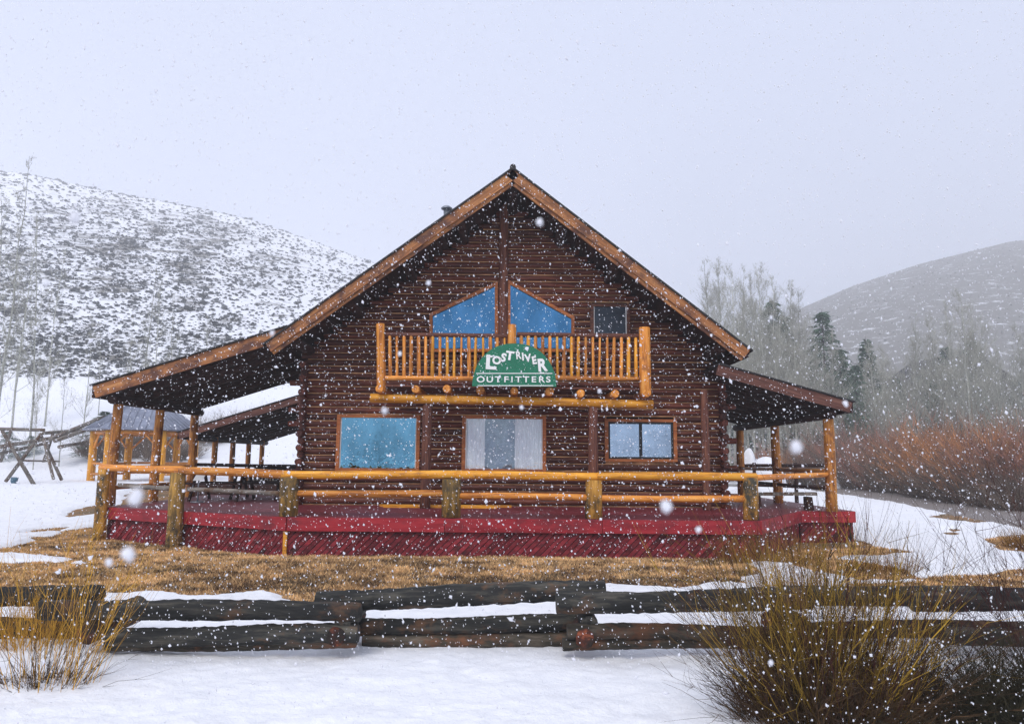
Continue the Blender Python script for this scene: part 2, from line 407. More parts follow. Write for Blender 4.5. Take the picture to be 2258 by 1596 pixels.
# ground and snow share one grid that widens with distance
ts = np.linspace(-1.25, 1.25, 620); ys = 2.2 * (46 / 2.2) ** np.linspace(0, 1, 520)
TT, YY = np.meshgrid(ts, ys); XX = TT * YY
def grid_faces(nr, nc):
    i = np.arange(nr - 1)[:, None] * nc + np.arange(nc - 1)[None]; i = i.ravel()
    return np.stack([i, i + 1, i + nc + 1, i + nc], 1)
HZ = terrain(XX, YY); SD = snow_depth(XX, YY)
fz = grid_faces(*XX.shape)
me = np_mesh('ground', np.stack([XX, YY, HZ], -1).reshape(-1, 3), fz, MSOIL, True); tag(link('ground', me, None), 'brown dead grass and soil', None, None, 'structure')
keep = (SD.ravel()[fz] > -.03).any(1)
rip = fbm(XX * 2.6 + 3 * fbm(XX, YY, 3), YY * 3.4, 5) * .045 * sstep(0, .05, SD) + fbm(XX * 11, YY * 15, 4) * .022 * sstep(0, .04, SD)
v = np.stack([XX, YY, HZ + SD + rip], -1).reshape(-1, 3)
f2 = fz[keep]; used = np.unique(f2); rm = np.zeros(len(v), int); rm[used] = np.arange(len(used))
me = np_mesh('snow_cover', v[used], rm[f2], MSNOW, True); tag(link('snow_cover', me, None), 'white snow lying over the yard', None, None, 'structure')
# field behind the camera and to the sides
mb = MB(); mb.box((-320, -150, -.6), (320, 2.3, -.12)); tag(mb.build('snow_field', MSNOW), None, None, None, 'structure')
# hill
tsh = np.linspace(-1.25, 1.25, 560); ysh = np.concatenate([45.6 * (950 / 45.6) ** np.linspace(0, 1, 300)])
T2, Y2 = np.meshgrid(tsh, ysh); X2 = T2 * Y2; Z2 = terrain(X2, Y2)
col2 = 1129 + F * T2
def brush_density(x, y):
    """0..1, how thick the brush grows on the slopes"""
    col = 1129 + F * x / y
    z = terrain(x, y); row = 1015 - F * (z - 1.8) / y
    top_ = 1015 - F * np.interp(col, CREST[:, 0], CREST[:, 1])
    d = .60 + .75 * fbm(col / 80, row / 36, 5)
    d = d + .24 * np.exp(-((col - 300) / 300) ** 2 - ((row - 560) / 105) ** 2) - .22 * np.exp(-((col - 600) / 150) ** 2 - ((row - 700) / 100) ** 2)
    d = d - .45 * sstep(835, 885, row) - .2 * sstep(14, 2, row - top_)
    return np.clip(np.where(col > 1300, .80 + .5 * fbm(col / 160, row / 30, 3), d) * sstep(60, 80, y), 0, 1)
dens2 = brush_density(X2, Y2)
tone2 = np.where(col2 > 1300, .60 + .10 * dens2, .24 + dens2 * .38)
me = np_mesh('hill', np.stack([X2, Y2, Z2 - .01], -1).reshape(-1, 3), grid_faces(*X2.shape), MHILL, True, tone2.ravel()); tag(link('hill', me, None), 'snowy hillside dotted with brush', None, None, 'structure')

# road
rp = poly_world(ROADP); rw = []
def road_sheet():
    sd = sdist(XX, YY, rp) + fbm(XX * 1.1, YY * 1.1, 4) * .5
    z = HZ + np.where(sd < 0, .02, -.03) + .02 * fbm(XX * 3, YY * 3, 3)
    k = (sd.ravel()[fz] < .3).any(1); f = fz[k]; u = np.unique(f); r = np.zeros(XX.size, int); r[u] = np.arange(len(u))
    me = np_mesh('gravel_road', np.stack([XX, YY, z], -1).reshape(-1, 3)[u], r[f], MROAD, True)
    tag(link('gravel_road', me, None), 'wet gravel road bending behind the cabin', None, None, 'structure')
road_sheet()

# dead grass blades
def blades(n, ylo, yhi, w, h, name, label):
    x = []; y = []
    t = rng.uniform(-1.0, 1.0, n * 3); yy = np.sqrt(rng.uniform(ylo ** 2, yhi ** 2, n * 3)); xx = t * yy
    sd = snow_depth(xx, yy); ok = (sd < -.012) & (sdist(xx, yy, rp) > .2)
    dk = sdist(xx, yy, np.array([(-10, 17.3), (-4.4, 14.25), (4.8, 14.25), (6.4, 16.1), (7.6, 16.1), (7.6, 30), (-10, 30)])); ok &= dk > .03
    xx, yy = xx[ok][:n], yy[ok][:n]; m = len(xx); zz = terrain(xx, yy)
    a = rng.uniform(0, 2 * np.pi, m); ww = w * rng.uniform(.5, 1.4, m); hh = h * rng.uniform(.3, 1.5, m) * (1 + .8 * fbm(xx * .9, yy * .9, 3)); la = rng.uniform(0, 2 * np.pi, m); ll = hh * rng.uniform(.2, 1.6, m)
    v = np.zeros((m, 3, 3)); v[:, 0] = np.stack([xx - np.cos(a) * ww, yy - np.sin(a) * ww, zz - .01], 1); v[:, 1] = np.stack([xx + np.cos(a) * ww, yy + np.sin(a) * ww, zz - .01], 1)
    v[:, 2] = np.stack([xx + np.cos(la) * ll, yy + np.sin(la) * ll, zz + hh], 1)
    patch = np.exp(-((xx - 1.2) / 4.0) ** 2 - ((yy - 11.0) / .75) ** 2) * 1.1 + fbm(xx * .6, yy * 1.1, 4) * 1.7
    clm = fbm(xx * 3.5, yy * 5, 3); tn = np.clip(.55 - .5 * patch + 1.5 * clm + rng.normal(0, .22, m), 0, 1); v[:, 2, 2] += .05 * np.clip(clm, 0, 1)
    me = np_mesh(name, v.reshape(-1, 3), np.arange(m * 3).reshape(-1, 3), toned('dead_grass_blade', (.07, .042, .025), (.95, .60, .28)), False, np.repeat(tn, 3))
    tag(link(name, me, None), label, 'grass', None, 'stuff')
blades(170000, 9.0, 19.5, .012, .035, 'dead_grass', 'flattened brown dead grass between fence and red deck')

# ------------------------------------------------------------------ haze
HB = MB(); HB.box((-1400, -160, -1.8), (1400, 1080, 300))
mh = bpy.data.materials.new('snow_haze'); mh.use_nodes = True; hn = mh.node_tree; hn.nodes.clear()
ho = hn.nodes.new('ShaderNodeOutputMaterial'); hv = hn.nodes.new('ShaderNodeVolumePrincipled')
hv.inputs['Color'].default_value = (.985, .988, 1.0, 1); hv.inputs['Density'].default_value = .0013; hv.inputs['Anisotropy'].default_value = .2
hn.links.new(hv.outputs[0], ho.inputs['Volume'])
tag(HB.build('haze', mh), 'pale haze of falling snow filling the valley', None, None, 'stuff')

# ------------------------------------------------------------------ CABIN
WY = 18.0                       # front wall plane
ZD = 0.715                      # deck floor
cabin = thing('log_cabin', 'dark brown two storey log cabin with steep gable roof and side porches', 'cabin', (0, WY, 0))
RY = 16.3; BY = 29.0
apex = P(1131, 372, RY); le = P(585, 757, RY); re = P(1654, 771, RY)
sl_l = (apex.z - le.z) / (apex.x - le.x); sl_r = (apex.z - re.z) / (re.x - apex.x)
TH = .30
def roof_z(x):  # top surface
    return apex.z - (apex.x - x) * sl_l if x < apex.x else apex.z - (x - apex.x) * sl_r
def under_z(x): return roof_z(x) - TH * 1.25
XL = P(668, 950, WY).x; XR = P(1592, 950, WY).x
# openings in the wall (x0,x1,z0,z1) from picture columns/rows
def rect(px0, px1, py0, py1, Y=WY):
    a = P(px0, py1, Y); b = P(px1, py0, Y); return (a.x, b.x, a.z, b.z)
WIN = {'a': rect(741, 928, 916, 1037), 'b': rect(1018, 1204, 918, 1039), 'c': rect(1333, 1490, 925, 1017), 'e': rect(1301, 1388, 672, 748)}
gl = [P(x, y, WY) for x, y in ((948, 777), (948, 693), (1098, 622), (1098, 777))]
gr = [P(x, y, WY) for x, y in ((1119, 777), (1119, 618), (1266, 700), (1266, 777))]
def gable_span(g, z):
    """x-extent of a gable window opening at height z"""
    pts = [(p.x, p.z) for p in g]; xs = []
    for i in range(4):
        a, b = pts[i], pts[(i + 1) % 4]
        if (a[1] - z) * (b[1] - z) < 0: xs.append(a[0] + (b[0] - a[0]) * (z - a[1]) / (b[1] - a[1]))
    return (min(xs), max(xs)) if len(xs) >= 2 else None
PIT = .166; rl = PIT / 2 - .009
zc = ZD + .02 + PIT / 2; k = 0
tails = {}
while zc < apex.z - .5:
    half = (apex.z - .15 - (zc + PIT * .25)); x0 = apex.x - half / sl_l; x1 = apex.x + half / sl_r
    row = None
    if x0 < XL + .05:
        ext = .10 if k % 2 else .02
        if k in (2, 4, 11, 13, 17): ext = .36
        x0 = XL - ext
    if x1 > XR - .05:
        ext = .10 if k % 2 else .02
        if k in (1, 5, 9, 14, 19): ext = .34
        x1 = XR + ext
    holes = [(a, b) for a, b, c, d in WIN.values() if c - .03 < zc < d + .03]
    for g in (gl, gr):
        s_ = gable_span(g, zc)
        if s_: holes.append(s_)
    xs = [x0]
    for a, b in sorted(holes): xs += [a + .02, b - .02]
    xs.append(x1)
    for i in range(0, len(xs), 2):
        if xs[i + 1] - xs[i] > .06:
            log('log', (xs[i], WY, zc + random.uniform(-.004, .004)), (xs[i + 1], WY, zc + random.uniform(-.004, .004)), rl * random.uniform(.97, 1.03), rl * random.uniform(.97, 1.03), MWALL, cabin, n=10, jit=.01)
    zc += PIT; k += 1
# backing behind the log courses (its tan paints the lit log edges at the joints); built in strips round the openings
def joint_lines():
    m = MB(); x0, x1 = XL + .05, XR - .05
    y0, y1 = WY - .012, WY + .06
    cuts = sorted({x0, x1, apex.x, *[q for w in WIN.values() for q in w[:2]], gl[0].x, gl[2].x, gr[0].x, gr[2].x})
    allh = list(WIN.values())
    z = ZD
    dz = PIT
    while z < apex.z - .6:
        zm = z + dz / 2
        h = (apex.z - .22 - (z + dz)); a = max(x0, apex.x - h / sl_l); b = min(x1, apex.x + h / sl_r)
        holes = [(w[0], w[1]) for w in allh if w[2] < zm < w[3]]
        for g in (gl, gr):
            s_ = gable_span(g, zm)
            if s_: holes.append(s_)
        xs = [a]
        for p, q in sorted(holes): xs += [p + .05, q - .05]
        xs.append(b)
        for i in range(0, len(xs), 2):
            if xs[i + 1] > xs[i]: m.box((xs[i], y0, z), (xs[i + 1], y1, z + dz))
        z += dz
    m.build('joint_highlight', MJOINT, cabin)
joint_lines()
# side walls: crossed logs whose ends stick out at the corners
for sx, X in ((-1, XL), (1, XR)):
    zz = ZD + .02; k = 0
    top = under_z(X) - .12
    while zz < top:
        ey = WY - (.30 if k % 2 == 0 else .14) - random.uniform(0, .05)
        log('log', (X, ey, zz), (X, BY - 1, zz), rl * 1.12, rl * 1.12, MWALL, cabin, n=10, seg=4)
        zz += PIT; k += 1
m = MB(); m.box((XL + .06, WY + .3, ZD - .1), (XL + .12, BY - 1.2, 4.0)); m.box((XR - .12, WY + .3, ZD - .1), (XR - .06, BY - 1.2, 4.0))
m.prism([(XL, BY - 1.1, 0), (XR, BY - 1.1, 0), (XR, BY - 1.1, under_z(XR)), (apex.x, BY - 1.1, under_z(apex.x)), (XL, BY - 1.1, under_z(XL))], (0, .1, 0))
m.box((XL + .12, WY + 3.2, ZD), (XR - .12, WY + 3.3, 4.2))
m.build('inner_wall', MINT, cabin)
m = MB(); m.box((XL + .1, WY + .2, ZD - .02), (XR - .1, BY - 1.2, ZD + .02)); m.box((XL + .1, WY + .2, 3.35), (XR - .1, BY - 1.2, 3.45)); m.build('inner_floor', MINT, cabin)
# roof
def slope_pts(x0, x1, off0, Y):
    """strip along the slope between x0 and x1, at depth off below the roof top"""
    return [(x0, Y, roof_z(x0) - off0), (x1, Y, roof_z(x1) - off0)]
for s, xe in ((-1, le.x), (1, re.x)):
    a = Vector((apex.x, RY, apex.z)); e = Vector((xe, RY, roof_z(xe)))
    # shingle layer
    m = MB(); m.prism([(a.x, RY - .04, a.z + .035), (e.x + s * .05, RY - .04, roof_z(e.x + s * .05) + .035), (e.x + s * .05, RY - .04, roof_z(e.x + s * .05) - .01), (a.x, RY - .04, a.z - .01)], (0, BY - RY + .1, 0))
    m.build('roof_shingles', MSHING, cabin)
    # sheathing
    m = MB(); m.prism([(a.x, RY + .06, a.z - .015), (e.x, RY + .06, e.z - .015), (e.x, RY + .06, e.z - .10), (a.x, RY + .06, a.z - .10)], (0, BY - RY - .1, 0)); m.build('roof_deck', MDARK, cabin)
    # rake boards: object along its own X
    d = (e - a); L = d.length; x = d.normalized()
    nrm = Vector((0, 0, 1)) - x * x.z; nrm.normalize()
    yv = Vector((0, 1, 0))
    def board(name, a, L, w, t, yo, mat, off):
        p = a + nrm * (-off); p.y = RY + yo
        mm = MB(); mm.prism([(0, 0, 0), (L, 0, 0), (L, 0, -w), (0 if off else 0, 0, -w)], (0, t, 0))
        zz = nrm; yy = zz.cross(x)
        if yy.y < 0: pass
        mw = Matrix(((x.x, yv.x, zz.x, p.x), (x.y, yv.y, zz.y, p.y), (x.z, yv.z, zz.z, p.z), (0, 0, 0, 1)))
        return link(name, mm.mesh(name), mat, cabin, mw)
    L1 = L * .52
    board('rake_board', a, L1, .215, .05, 0, MFASC, .012)
    board('rake_board', a + x * (L1 + .004), L - L1, .215, .05, -.003, MFASC, .012)
    board('rake_trim', a + x * .16, L - .16, .075, .05, .055, MFASC, .225)
    # soffit boards run front to back between the purlins
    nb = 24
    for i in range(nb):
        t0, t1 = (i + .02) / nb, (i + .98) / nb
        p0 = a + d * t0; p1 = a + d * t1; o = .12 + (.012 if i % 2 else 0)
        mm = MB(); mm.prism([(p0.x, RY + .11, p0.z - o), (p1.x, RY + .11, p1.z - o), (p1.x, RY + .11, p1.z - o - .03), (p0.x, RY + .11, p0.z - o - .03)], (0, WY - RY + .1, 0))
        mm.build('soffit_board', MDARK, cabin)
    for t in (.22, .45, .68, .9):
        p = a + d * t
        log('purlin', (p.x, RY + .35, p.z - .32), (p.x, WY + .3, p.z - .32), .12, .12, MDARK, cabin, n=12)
log('ridge_log', (apex.x, RY + .25, apex.z - .42), (apex.x, WY + .3, apex.z - .42), .14, .14, MDARK, cabin)
m = MB(); m.tube([(apex.x, RY - .06, apex.z + .02), (apex.x, BY, apex.z + .02)], .07, 8); m.build('ridge_cap', MSHING, cabin)
# flue
fp = P(985, 462, 20.5); m = MB(); m.tube([(fp.x, 20.5, fp.z - .9), (fp.x, 20.5, fp.z)], .09, 12); fl = m.build('chimney_flue', MPIPE, cabin)
m = MB(); m.tube([(fp.x, 20.5, fp.z), (fp.x, 20.5, fp.z + .03), (fp.x, 20.5, fp.z + .09)], [.15, .17, .10], 12); m.build('flue_cap', MPIPE, fl)
# gable upright
a = P(1112, 440, WY - .1); b = P(1108, 800, WY - .1)
log('gable_post', (a.x, WY - .1, a.z), (b.x, WY - .1, b.z - .3), .115, .13, MPURP, cabin)

# windows
def rect_window(r, frame, glassm, kind):
    x0, x1, z0, z1 = r; w = node('window', cabin)
    y = WY - .115; t = .085
    for bb in (((x0, y, z0), (x0 + t, y + .13, z1)), ((x1 - t, y, z0), (x1, y + .13, z1)), ((x0 + t + .002, y + .004, z1 - t * .8), (x1 - t - .002, y + .13, z1)), ((x0 + t + .002, y + .004, z0), (x1 - t - .002, y + .13, z0 + t * .75))):
        mm = MB(); mm.box(*bb); mm.build('frame', frame, w)
    ix0, ix1, iz0, iz1 = x0 + t, x1 - t, z0 + t * .75, z1 - t * .8
    if kind == 'slider':
        for xa, xb in ((ix0, ix0 + .045), ((ix0 + ix1) / 2 - .035, (ix0 + ix1) / 2 + .035), (ix1 - .045, ix1)):
            mm = MB(); mm.box((xa, y + .03, iz0), (xb, y + .08, iz1)); mm.build('sash', MBLACK, w)
        for za, zb in ((iz0, iz0 + .05), (iz1 - .05, iz1)):
            mm = MB(); mm.box((ix0 + .046, y + .034, za), (ix1 - .046, y + .084, zb)); mm.build('sash', MBLACK, w)
        halves = [(ix0 + .045, (ix0 + ix1) / 2 - .036), ((ix0 + ix1) / 2 + .036, ix1 - .045)]
    else:
        mm = MB(); mm.box((ix0, y + .05, iz0), (ix0 + .025, y + .08, iz1)); mm.build('sash', MWHITE, w)
        mm = MB(); mm.box((ix1 - .025, y + .05, iz0), (ix1, y + .08, iz1)); mm.build('sash', MWHITE, w)
        halves = [(ix0, ix1)]
    for xa, xb in halves:
        mm = MB(); mm.box((xa, y + .062, iz0), (xb, y + .07, iz1)); mm.build('pane', glassm, w)
    return w, ix0, ix1, iz0, iz1
def curtain(w, xa, xb, z0, z1, y=WY + .02, folds=9):
    n = 60; vs = []; fs = []
    for i in range(n + 1):
        t = i / n; x = xa + (xb - xa) * t; yy = y + .02 * math.sin(t * folds * 2 * math.pi) + .008 * math.sin(t * 41)
        vs += [(x, yy, z0), (x, yy, z1)]
    for i in range(n): fs.append((2 * i, 2 * i + 2, 2 * i + 3, 2 * i + 1))
    me = bpy.data.meshes.new('curtain'); me.from_pydata(vs, [], fs); me.polygons.foreach_set('use_smooth', [1] * len(fs)); link('curtain', me, MCURT, w)
w, a, b, c, d = rect_window(WIN['a'], MTRIM, MGLASS, '')
curtain(w, b - .15, b, c, d, y=WY - .045 + .03, folds=2)
w, a, b, c, d = rect_window(WIN['b'], MTRIM, MGLASSC, '')
curtain(w, a, a + (b - a) * .25, c, d, y=WY - .005, folds=5); curtain(w, b - (b - a) * .36, b, c, d, y=WY - .005, folds=7)
mm = MB(); mm.box((a, WY + .12, c), (b, WY + .16, d)); mm.build('blind', plain('grey_blue_blind', (.24, .30, .40), .6), w)
w, a, b, c, d = rect_window(WIN['c'], MTRIM, MGLASSG, 'slider')
w, a, b, c, d = rect_window(WIN['e'], MPURP, MSCREEN, '')
for g in (gl, gr):
    w = node('window', cabin); y = WY - .115; cx = sum(p.x for p in g) / 4; cz_ = sum(p.z for p in g) / 4
    pts = [Vector((p.x, y, p.z)) for p in g]
    k_ = .075
    inner = [Vector((p.x + (k_ if p.x < cx else -k_), y, 0)) for p in pts]
    # inner corner heights keep the trim's width
    zt = lambda x: pts[1].z + (pts[2].z - pts[1].z) * (x - pts[1].x) / (pts[2].x - pts[1].x)
    inner[0].z = pts[0].z + k_; inner[3].z = pts[3].z + k_; inner[1].z = zt(inner[1].x) - k_ * 1.2; inner[2].z = zt(inner[2].x) - k_ * 1.2
    for i in range(4):
        j = (i + 1) % 4; mm = MB(); mm.prism([pts[i], pts[j], inner[j], inner[i]], (0, .13, 0)); mm.build('frame', MTRIM, w)
    mm = MB(); mm.prism([p + Vector((0, .06, 0)) for p in inner], (0, .01, 0)); mm.build('pane', MGLASSU, w)
    mm = MB(); mm.box((inner[0].x, y + .045, P(1000, 741, WY).z - .03), (inner[3].x, y + .075, P(1000, 741, WY).z + .02)); mm.build('sash', MBLACK, w)

# ------------------------------------------------------------------ side porch roofs (lean-to) as parts of the cabin
def porch(root, inner, outer, th, yf, yb, facemat, ztop_in, ztop_out, nb=14, gutter=True, rib=False):
    s = 1 if outer > inner else -1
    sl = (ztop_in - ztop_out) / abs(outer - inner)
    zf = lambda x: ztop_in - abs(x - inner) * sl
    m = MB(); m.prism([(inner, yf - .04, zf(inner) + .03), (outer + s * .05, yf - .04, zf(outer) + .02), (outer + s * .05, yf - .04, zf(outer) - .01), (inner, yf - .04, zf(inner) - .005)], (0, yb - yf + .08, 0)); m.build('porch_roofing', MSHING, root)
    # front rake board
    a = Vector((inner, yf, zf(inner))); e = Vector((outer, yf, zf(outer))); x = (e - a).normalized(); L = (e - a).length
    nrm = (Vector((0, 0, 1)) - x * x.z).normalized(); yv = Vector((0, 1, 0)); p = a - nrm * .01
    mm = MB(); mm.prism([(0, 0, 0), (L, 0, 0), (L, 0, -th), (0, 0, -th)], (0, .05, 0))
    mw = Matrix(((x.x, 0, nrm.x, p.x), (x.y, 1, nrm.y, p.y), (x.z, 0, nrm.z, p.z), (0, 0, 0, 1)))
    link('rake_board', mm.mesh('rake_board'), facemat, root, mw)
    # eave board and gutter
    mm = MB(); mm.box((outer - .02 if s > 0 else outer - .03, yf + .055, zf(outer) - th), (outer + .03 if s > 0 else outer + .02, yb, zf(outer) - .012)); mm.build('eave_board', MDARK, root)
    # underside boards
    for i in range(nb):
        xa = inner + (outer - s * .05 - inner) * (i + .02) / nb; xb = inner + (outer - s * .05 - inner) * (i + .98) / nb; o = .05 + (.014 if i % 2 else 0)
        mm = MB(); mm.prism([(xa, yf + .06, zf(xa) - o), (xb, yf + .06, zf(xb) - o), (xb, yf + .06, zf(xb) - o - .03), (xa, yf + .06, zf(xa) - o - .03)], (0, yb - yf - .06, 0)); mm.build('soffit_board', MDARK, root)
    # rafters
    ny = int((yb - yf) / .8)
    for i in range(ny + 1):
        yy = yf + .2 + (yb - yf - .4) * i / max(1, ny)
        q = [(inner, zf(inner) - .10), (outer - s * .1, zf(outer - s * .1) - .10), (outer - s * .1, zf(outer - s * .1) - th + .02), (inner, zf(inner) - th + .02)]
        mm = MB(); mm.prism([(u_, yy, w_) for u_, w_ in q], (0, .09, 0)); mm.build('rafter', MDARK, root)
    return zf
PYF = 16.5
pl_in = P(592, 733, PYF); pl_out = P(204, 850, PYF)
zfl = porch(cabin, XL - .02, pl_out.x, .27, PYF, 21.9, MFASC, pl_out.z + (abs(pl_out.x - XL) * (pl_in.z - pl_out.z) / abs(pl_out.x - pl_in.x)), pl_out.z)
pr_in = P(1576, 800, PYF); pr_out = P(1880, 886, PYF)
MFASD = wood('dark_rake_board', [(.05, .018, .014), (.12, .045, .03), (.2, .09, .06)], rough=.6, vary=.1, grain=(1.2, 18, 18))
slr = (pr_in.z - pr_out.z) / (pr_out.x - pr_in.x)
zfr = porch(cabin, XR - .45, pr_out.x, .24, PYF, 24.2, MFASD, pr_out.z + slr * (pr_out.x - XR + .45), pr_out.z)
# eave beams and porch posts
bl = P(258, 900, 17.0).x; br = P(1824, 900, 17.0).x
log('porch_beam', (bl, 16.75, zfl(bl) - .38), (bl, 21.6, zfl(bl) - .38), .11, .11, MDARK, cabin)
log('porch_beam', (br, 16.75, zfr(br) - .36), (br, 24, zfr(br) - .36), .11, .11, MDARK, cabin)
for (px_t, px_b, Y, X, zt, r) in ((0, 0, 17.0, bl, zfl(bl) - .48, .115), (0, 0, 19.0, bl + .02, zfl(bl) - .48, .115), (0, 0, 21.2, bl, zfl(bl) - .48, .12),
                                  (0, 0, 17.0, br, zfr(br) - .46, .125), (0, 0, 20.4, br, zfr(br) - .46, .125), (0, 0, 23.6, br, zfr(br) - .46, .125)):
    log('porch_post', (X, Y, ZD), (X + random.uniform(-.02, .02), Y, zt), r * 1.05, r * .92, MPORCH, cabin, n=14, bend=.008)

# ------------------------------------------------------------------ balcony (a part with its own pieces)
bal = node('balcony', cabin)
BF = 16.75
p1 = P(817, 877, 16.95); p2 = P(1440, 892, 16.95)
log('beam', p1, p2, .105, .10, MGOLD, bal, n=14, bend=.006)
for px, py in ((836, 857), (916, 858), (985, 857), (1059, 860), (1134, 861), (1212, 863), (1281, 867), (1357, 868), (1427, 866)):
    q = P(px, py, 16.62); log('joist', q, (q.x, WY - .02, q.z + .02), random.uniform(.085, .105), .10, MORNG, bal, n=12)
zb0 = P(1134, 846, BF).z
yy = 16.72; i = 0
while yy < WY - .15:
    dz_ = .01 if i % 2 else 0
    a_ = P(845, 848, 16.7); b_ = P(1425, 856, 16.7)
    mm = MB(); mm.prism([(a_.x, yy, a_.z + dz_), (b_.x, yy, b_.z + dz_), (b_.x, yy, b_.z - .035 + dz_), (a_.x, yy, a_.z - .035 + dz_)], (0, .135, 0)); mm.build('floor_board', MPURP, bal)
    yy += .142; i += 1
for (xt, yt, xb, yb_, r) in ((839, 714, 841, 864, .105), (1129, 716, 1129, 850, .105), (1421, 722, 1423, 870, .135)):
    log('post', P(xb, yb_, BF), P(xt, yt, BF), r, r * .95, MORNG if r < .12 else MORNG, bal, n=14)
def rail_pair(x0, x1, n):
    a1, a2 = P(x0, 737, BF), P(x1, 741, BF); b1, b2 = P(x0, 833, BF), P(x1, 835, BF)
    log('rail', a1, a2, .05, .05, MPURP, bal); log('rail', b1, b2, .055, .05, MORNG, bal)
    for i in range(n):
        t = (i + .6) / n; top = a1.lerp(a2, t); bot = b1.lerp(b2, t); r = random.uniform(.028, .05)
        log('baluster', bot + Vector((random.uniform(-.02, .02), 0, 0)), top, r, r * .85, random.choice([MORNG, MORNG, MGOLD]), bal, n=8, seg=3)
rail_pair(850, 1119, 17); rail_pair(1140, 1408, 17)
for px, zt_ in ((940, 893), (1308, 897)):
    q = P(px, 1000, 17.0); log('support_post', (q.x, 17.0, ZD), (q.x, 17.0, P(px, zt_, 17.0).z), .12, .11, MPURP, bal, n=12)
for px, Y in ((1556, 17.2),):
    q = P(px, 1000, Y); log('support_post', (q.x, Y, ZD), (q.x, Y, P(px, 860, Y).z), .10, .09, MPURP, bal, n=12)

# ------------------------------------------------------------------ sign
SYF = 16.45
sc0 = P(1134, 852, SYF); sroot = thing('shop_sign', 'green half round sign reading LOST RIVER OUTFITTERS on the balcony railing', 'sign', sc0)
pxm = (P(1134 + 100, 852, SYF) - sc0).length / 100
outl = []
for i in range(41):
    th = math.pi * i / 40; x = math.cos(th); z = math.sin(th)
    outl.append((sc0.x + 93 * pxm * math.copysign(abs(x) ** .88, x), SYF, sc0.z + 96 * pxm * z))
mm = MB(); mm.prism(outl, (0, .05, 0)); mm.build('board', MSIGN, sroot)
def letter(ch, px, py, hpx, rot, wid=1.0, bold=.012):
    cu_ = bpy.data.curves.new('letter', 'FONT'); cu_.body = ch; cu_.align_x = 'CENTER'; cu_.align_y = 'CENTER'
    cu_.size = hpx * pxm / .72; cu_.offset = bold; cu_.extrude = .006
    o = bpy.data.objects.new('letter', cu_); C.objects.link(o); cu_.materials.append(MWHITE)
    q = P(px, py, SYF - .008)
    mw = Matrix.Translation(q) @ Matrix.Rotation(R(-rot), 4, 'Y') @ Matrix.Rotation(R(90), 4, 'X') @ Matrix.Diagonal((wid, 1, 1, 1))
    bpy.context.view_layer.update()
    me = bpy.data.meshes.new_from_object(o.evaluated_get(bpy.context.evaluated_depsgraph_get())); bpy.data.objects.remove(o)
    link('letter', me, MWHITE, sroot, mw)
for args in (('L', 1082, 800, 31, -3, 1.15, .016), ('O', 1095, 795, 17, -22, 1, .011), ('S', 1110, 789, 18, -15, 1, .011), ('T', 1124, 785, 19, -8, 1.05, .012), ('R', 1143, 784, 17, 6, .8, .007),
             ('I', 1153, 787, 17, 5, .9, .009), ('V', 1164, 790, 17, 7, .9, .009), ('E', 1178, 795, 17, 10, .85, .010), ('R', 1195, 806, 27, 6, .85, .016)):
    letter(*args)
for i, ch in enumerate('OUTFITTERS'):
    xs_ = [1060, 1080, 1098, 1116, 1129, 1143, 1160, 1177, 1194, 1209]
    letter(ch, xs_[i], 837, 13, 0, 1.25 if ch != 'I' else 1, .004)
for yy_, x0, x1 in ((824, 1050, 1218), (851, 1053, 1220)):
    a_, b_ = P(x0, yy_, SYF - .008), P(x1, yy_ , SYF - .008)
    mm = MB(); mm.prism([a_, b_, b_ + Vector((0, 0, .018)), a_ + Vector((0, 0, .018))], (0, .01, 0)); mm.build('line', MWHITE, sroot)
# little scrolls on the big L and R (slab serifs)
for x0, y0, x1, y1 in ((1072, 784, 1086, 788), (1190, 821, 1200, 824)):
    a_, b_ = P(x0, y1, SYF - .008), P(x1, y0, SYF - .008); mm = MB(); mm.box((a_.x, SYF - .014, a_.z), (b_.x, SYF, b_.z)); mm.build('serif', MWHITE, sroot)

# ------------------------------------------------------------------ deck
deck = thing('wooden_deck', 'red painted wooden deck with log railing wrapped round the cabin', 'deck', (0, 15, 0))
A = G(236, 1117, ZD); B = G(620, 1143, ZD); Cc = G(1672, 1147, ZD); D = G(1772, 1127, ZD); E = G(1872, 1125, ZD)
B.y = Cc.y = 14.2; D.y = E.y = (D.y + E.y) / 2
plan = [(A.x, A.y), (B.x, B.y), (Cc.x, Cc.y), (D.x, D.y), (E.x, E.y), (E.x, 24.4), (A.x - .1, 22.4)]
yb = B.y
while yb < 24.4:
    pl = clip(clip(plan, 0, -1, -yb - .004), 0, 1, yb + .141)
    if yb > WY + .2:   # only the side porches
        for sgn in (1, -1):
            q = clip(pl, sgn, 0, (XL - .1) if sgn > 0 else -(XR + .1))
            if len(q) > 2: mm = MB(); mm.prism([(x, y, ZD) for x, y in q], (0, 0, -.035)); mm.build('floor_board', MFLOOR, deck)
    elif len(pl) > 2:
        mm = MB(); mm.prism([(x, y, ZD) for x, y in pl], (0, 0, -.035)); mm.build('floor_board', MFLOOR, deck)
    yb += .145
def along(a, b, name, z0, z1, t, off, mat, ext=0.0):
    a = Vector((a[0], a[1], 0)); b = Vector((b[0], b[1], 0)); x = (b - a).normalized(); L = (b - a).length; y = Vector((0, 0, 1)).cross(x)
    mm = MB(); mm.box((-ext, off, 0), (L + ext, off + t, z1 - z0))
    mw = Matrix(((x.x, y.x, 0, a.x), (x.y, y.y, 0, a.y), (0, 0, 1, z0), (0, 0, 0, 1)))
    return link(name, mm.mesh(name), mat, deck, mw), mw, L
zs = ZD - .255
segs = [(plan[0], plan[1]), (plan[1], plan[2]), (plan[2], plan[3]), (plan[3], plan[4]), (plan[4], plan[5])]
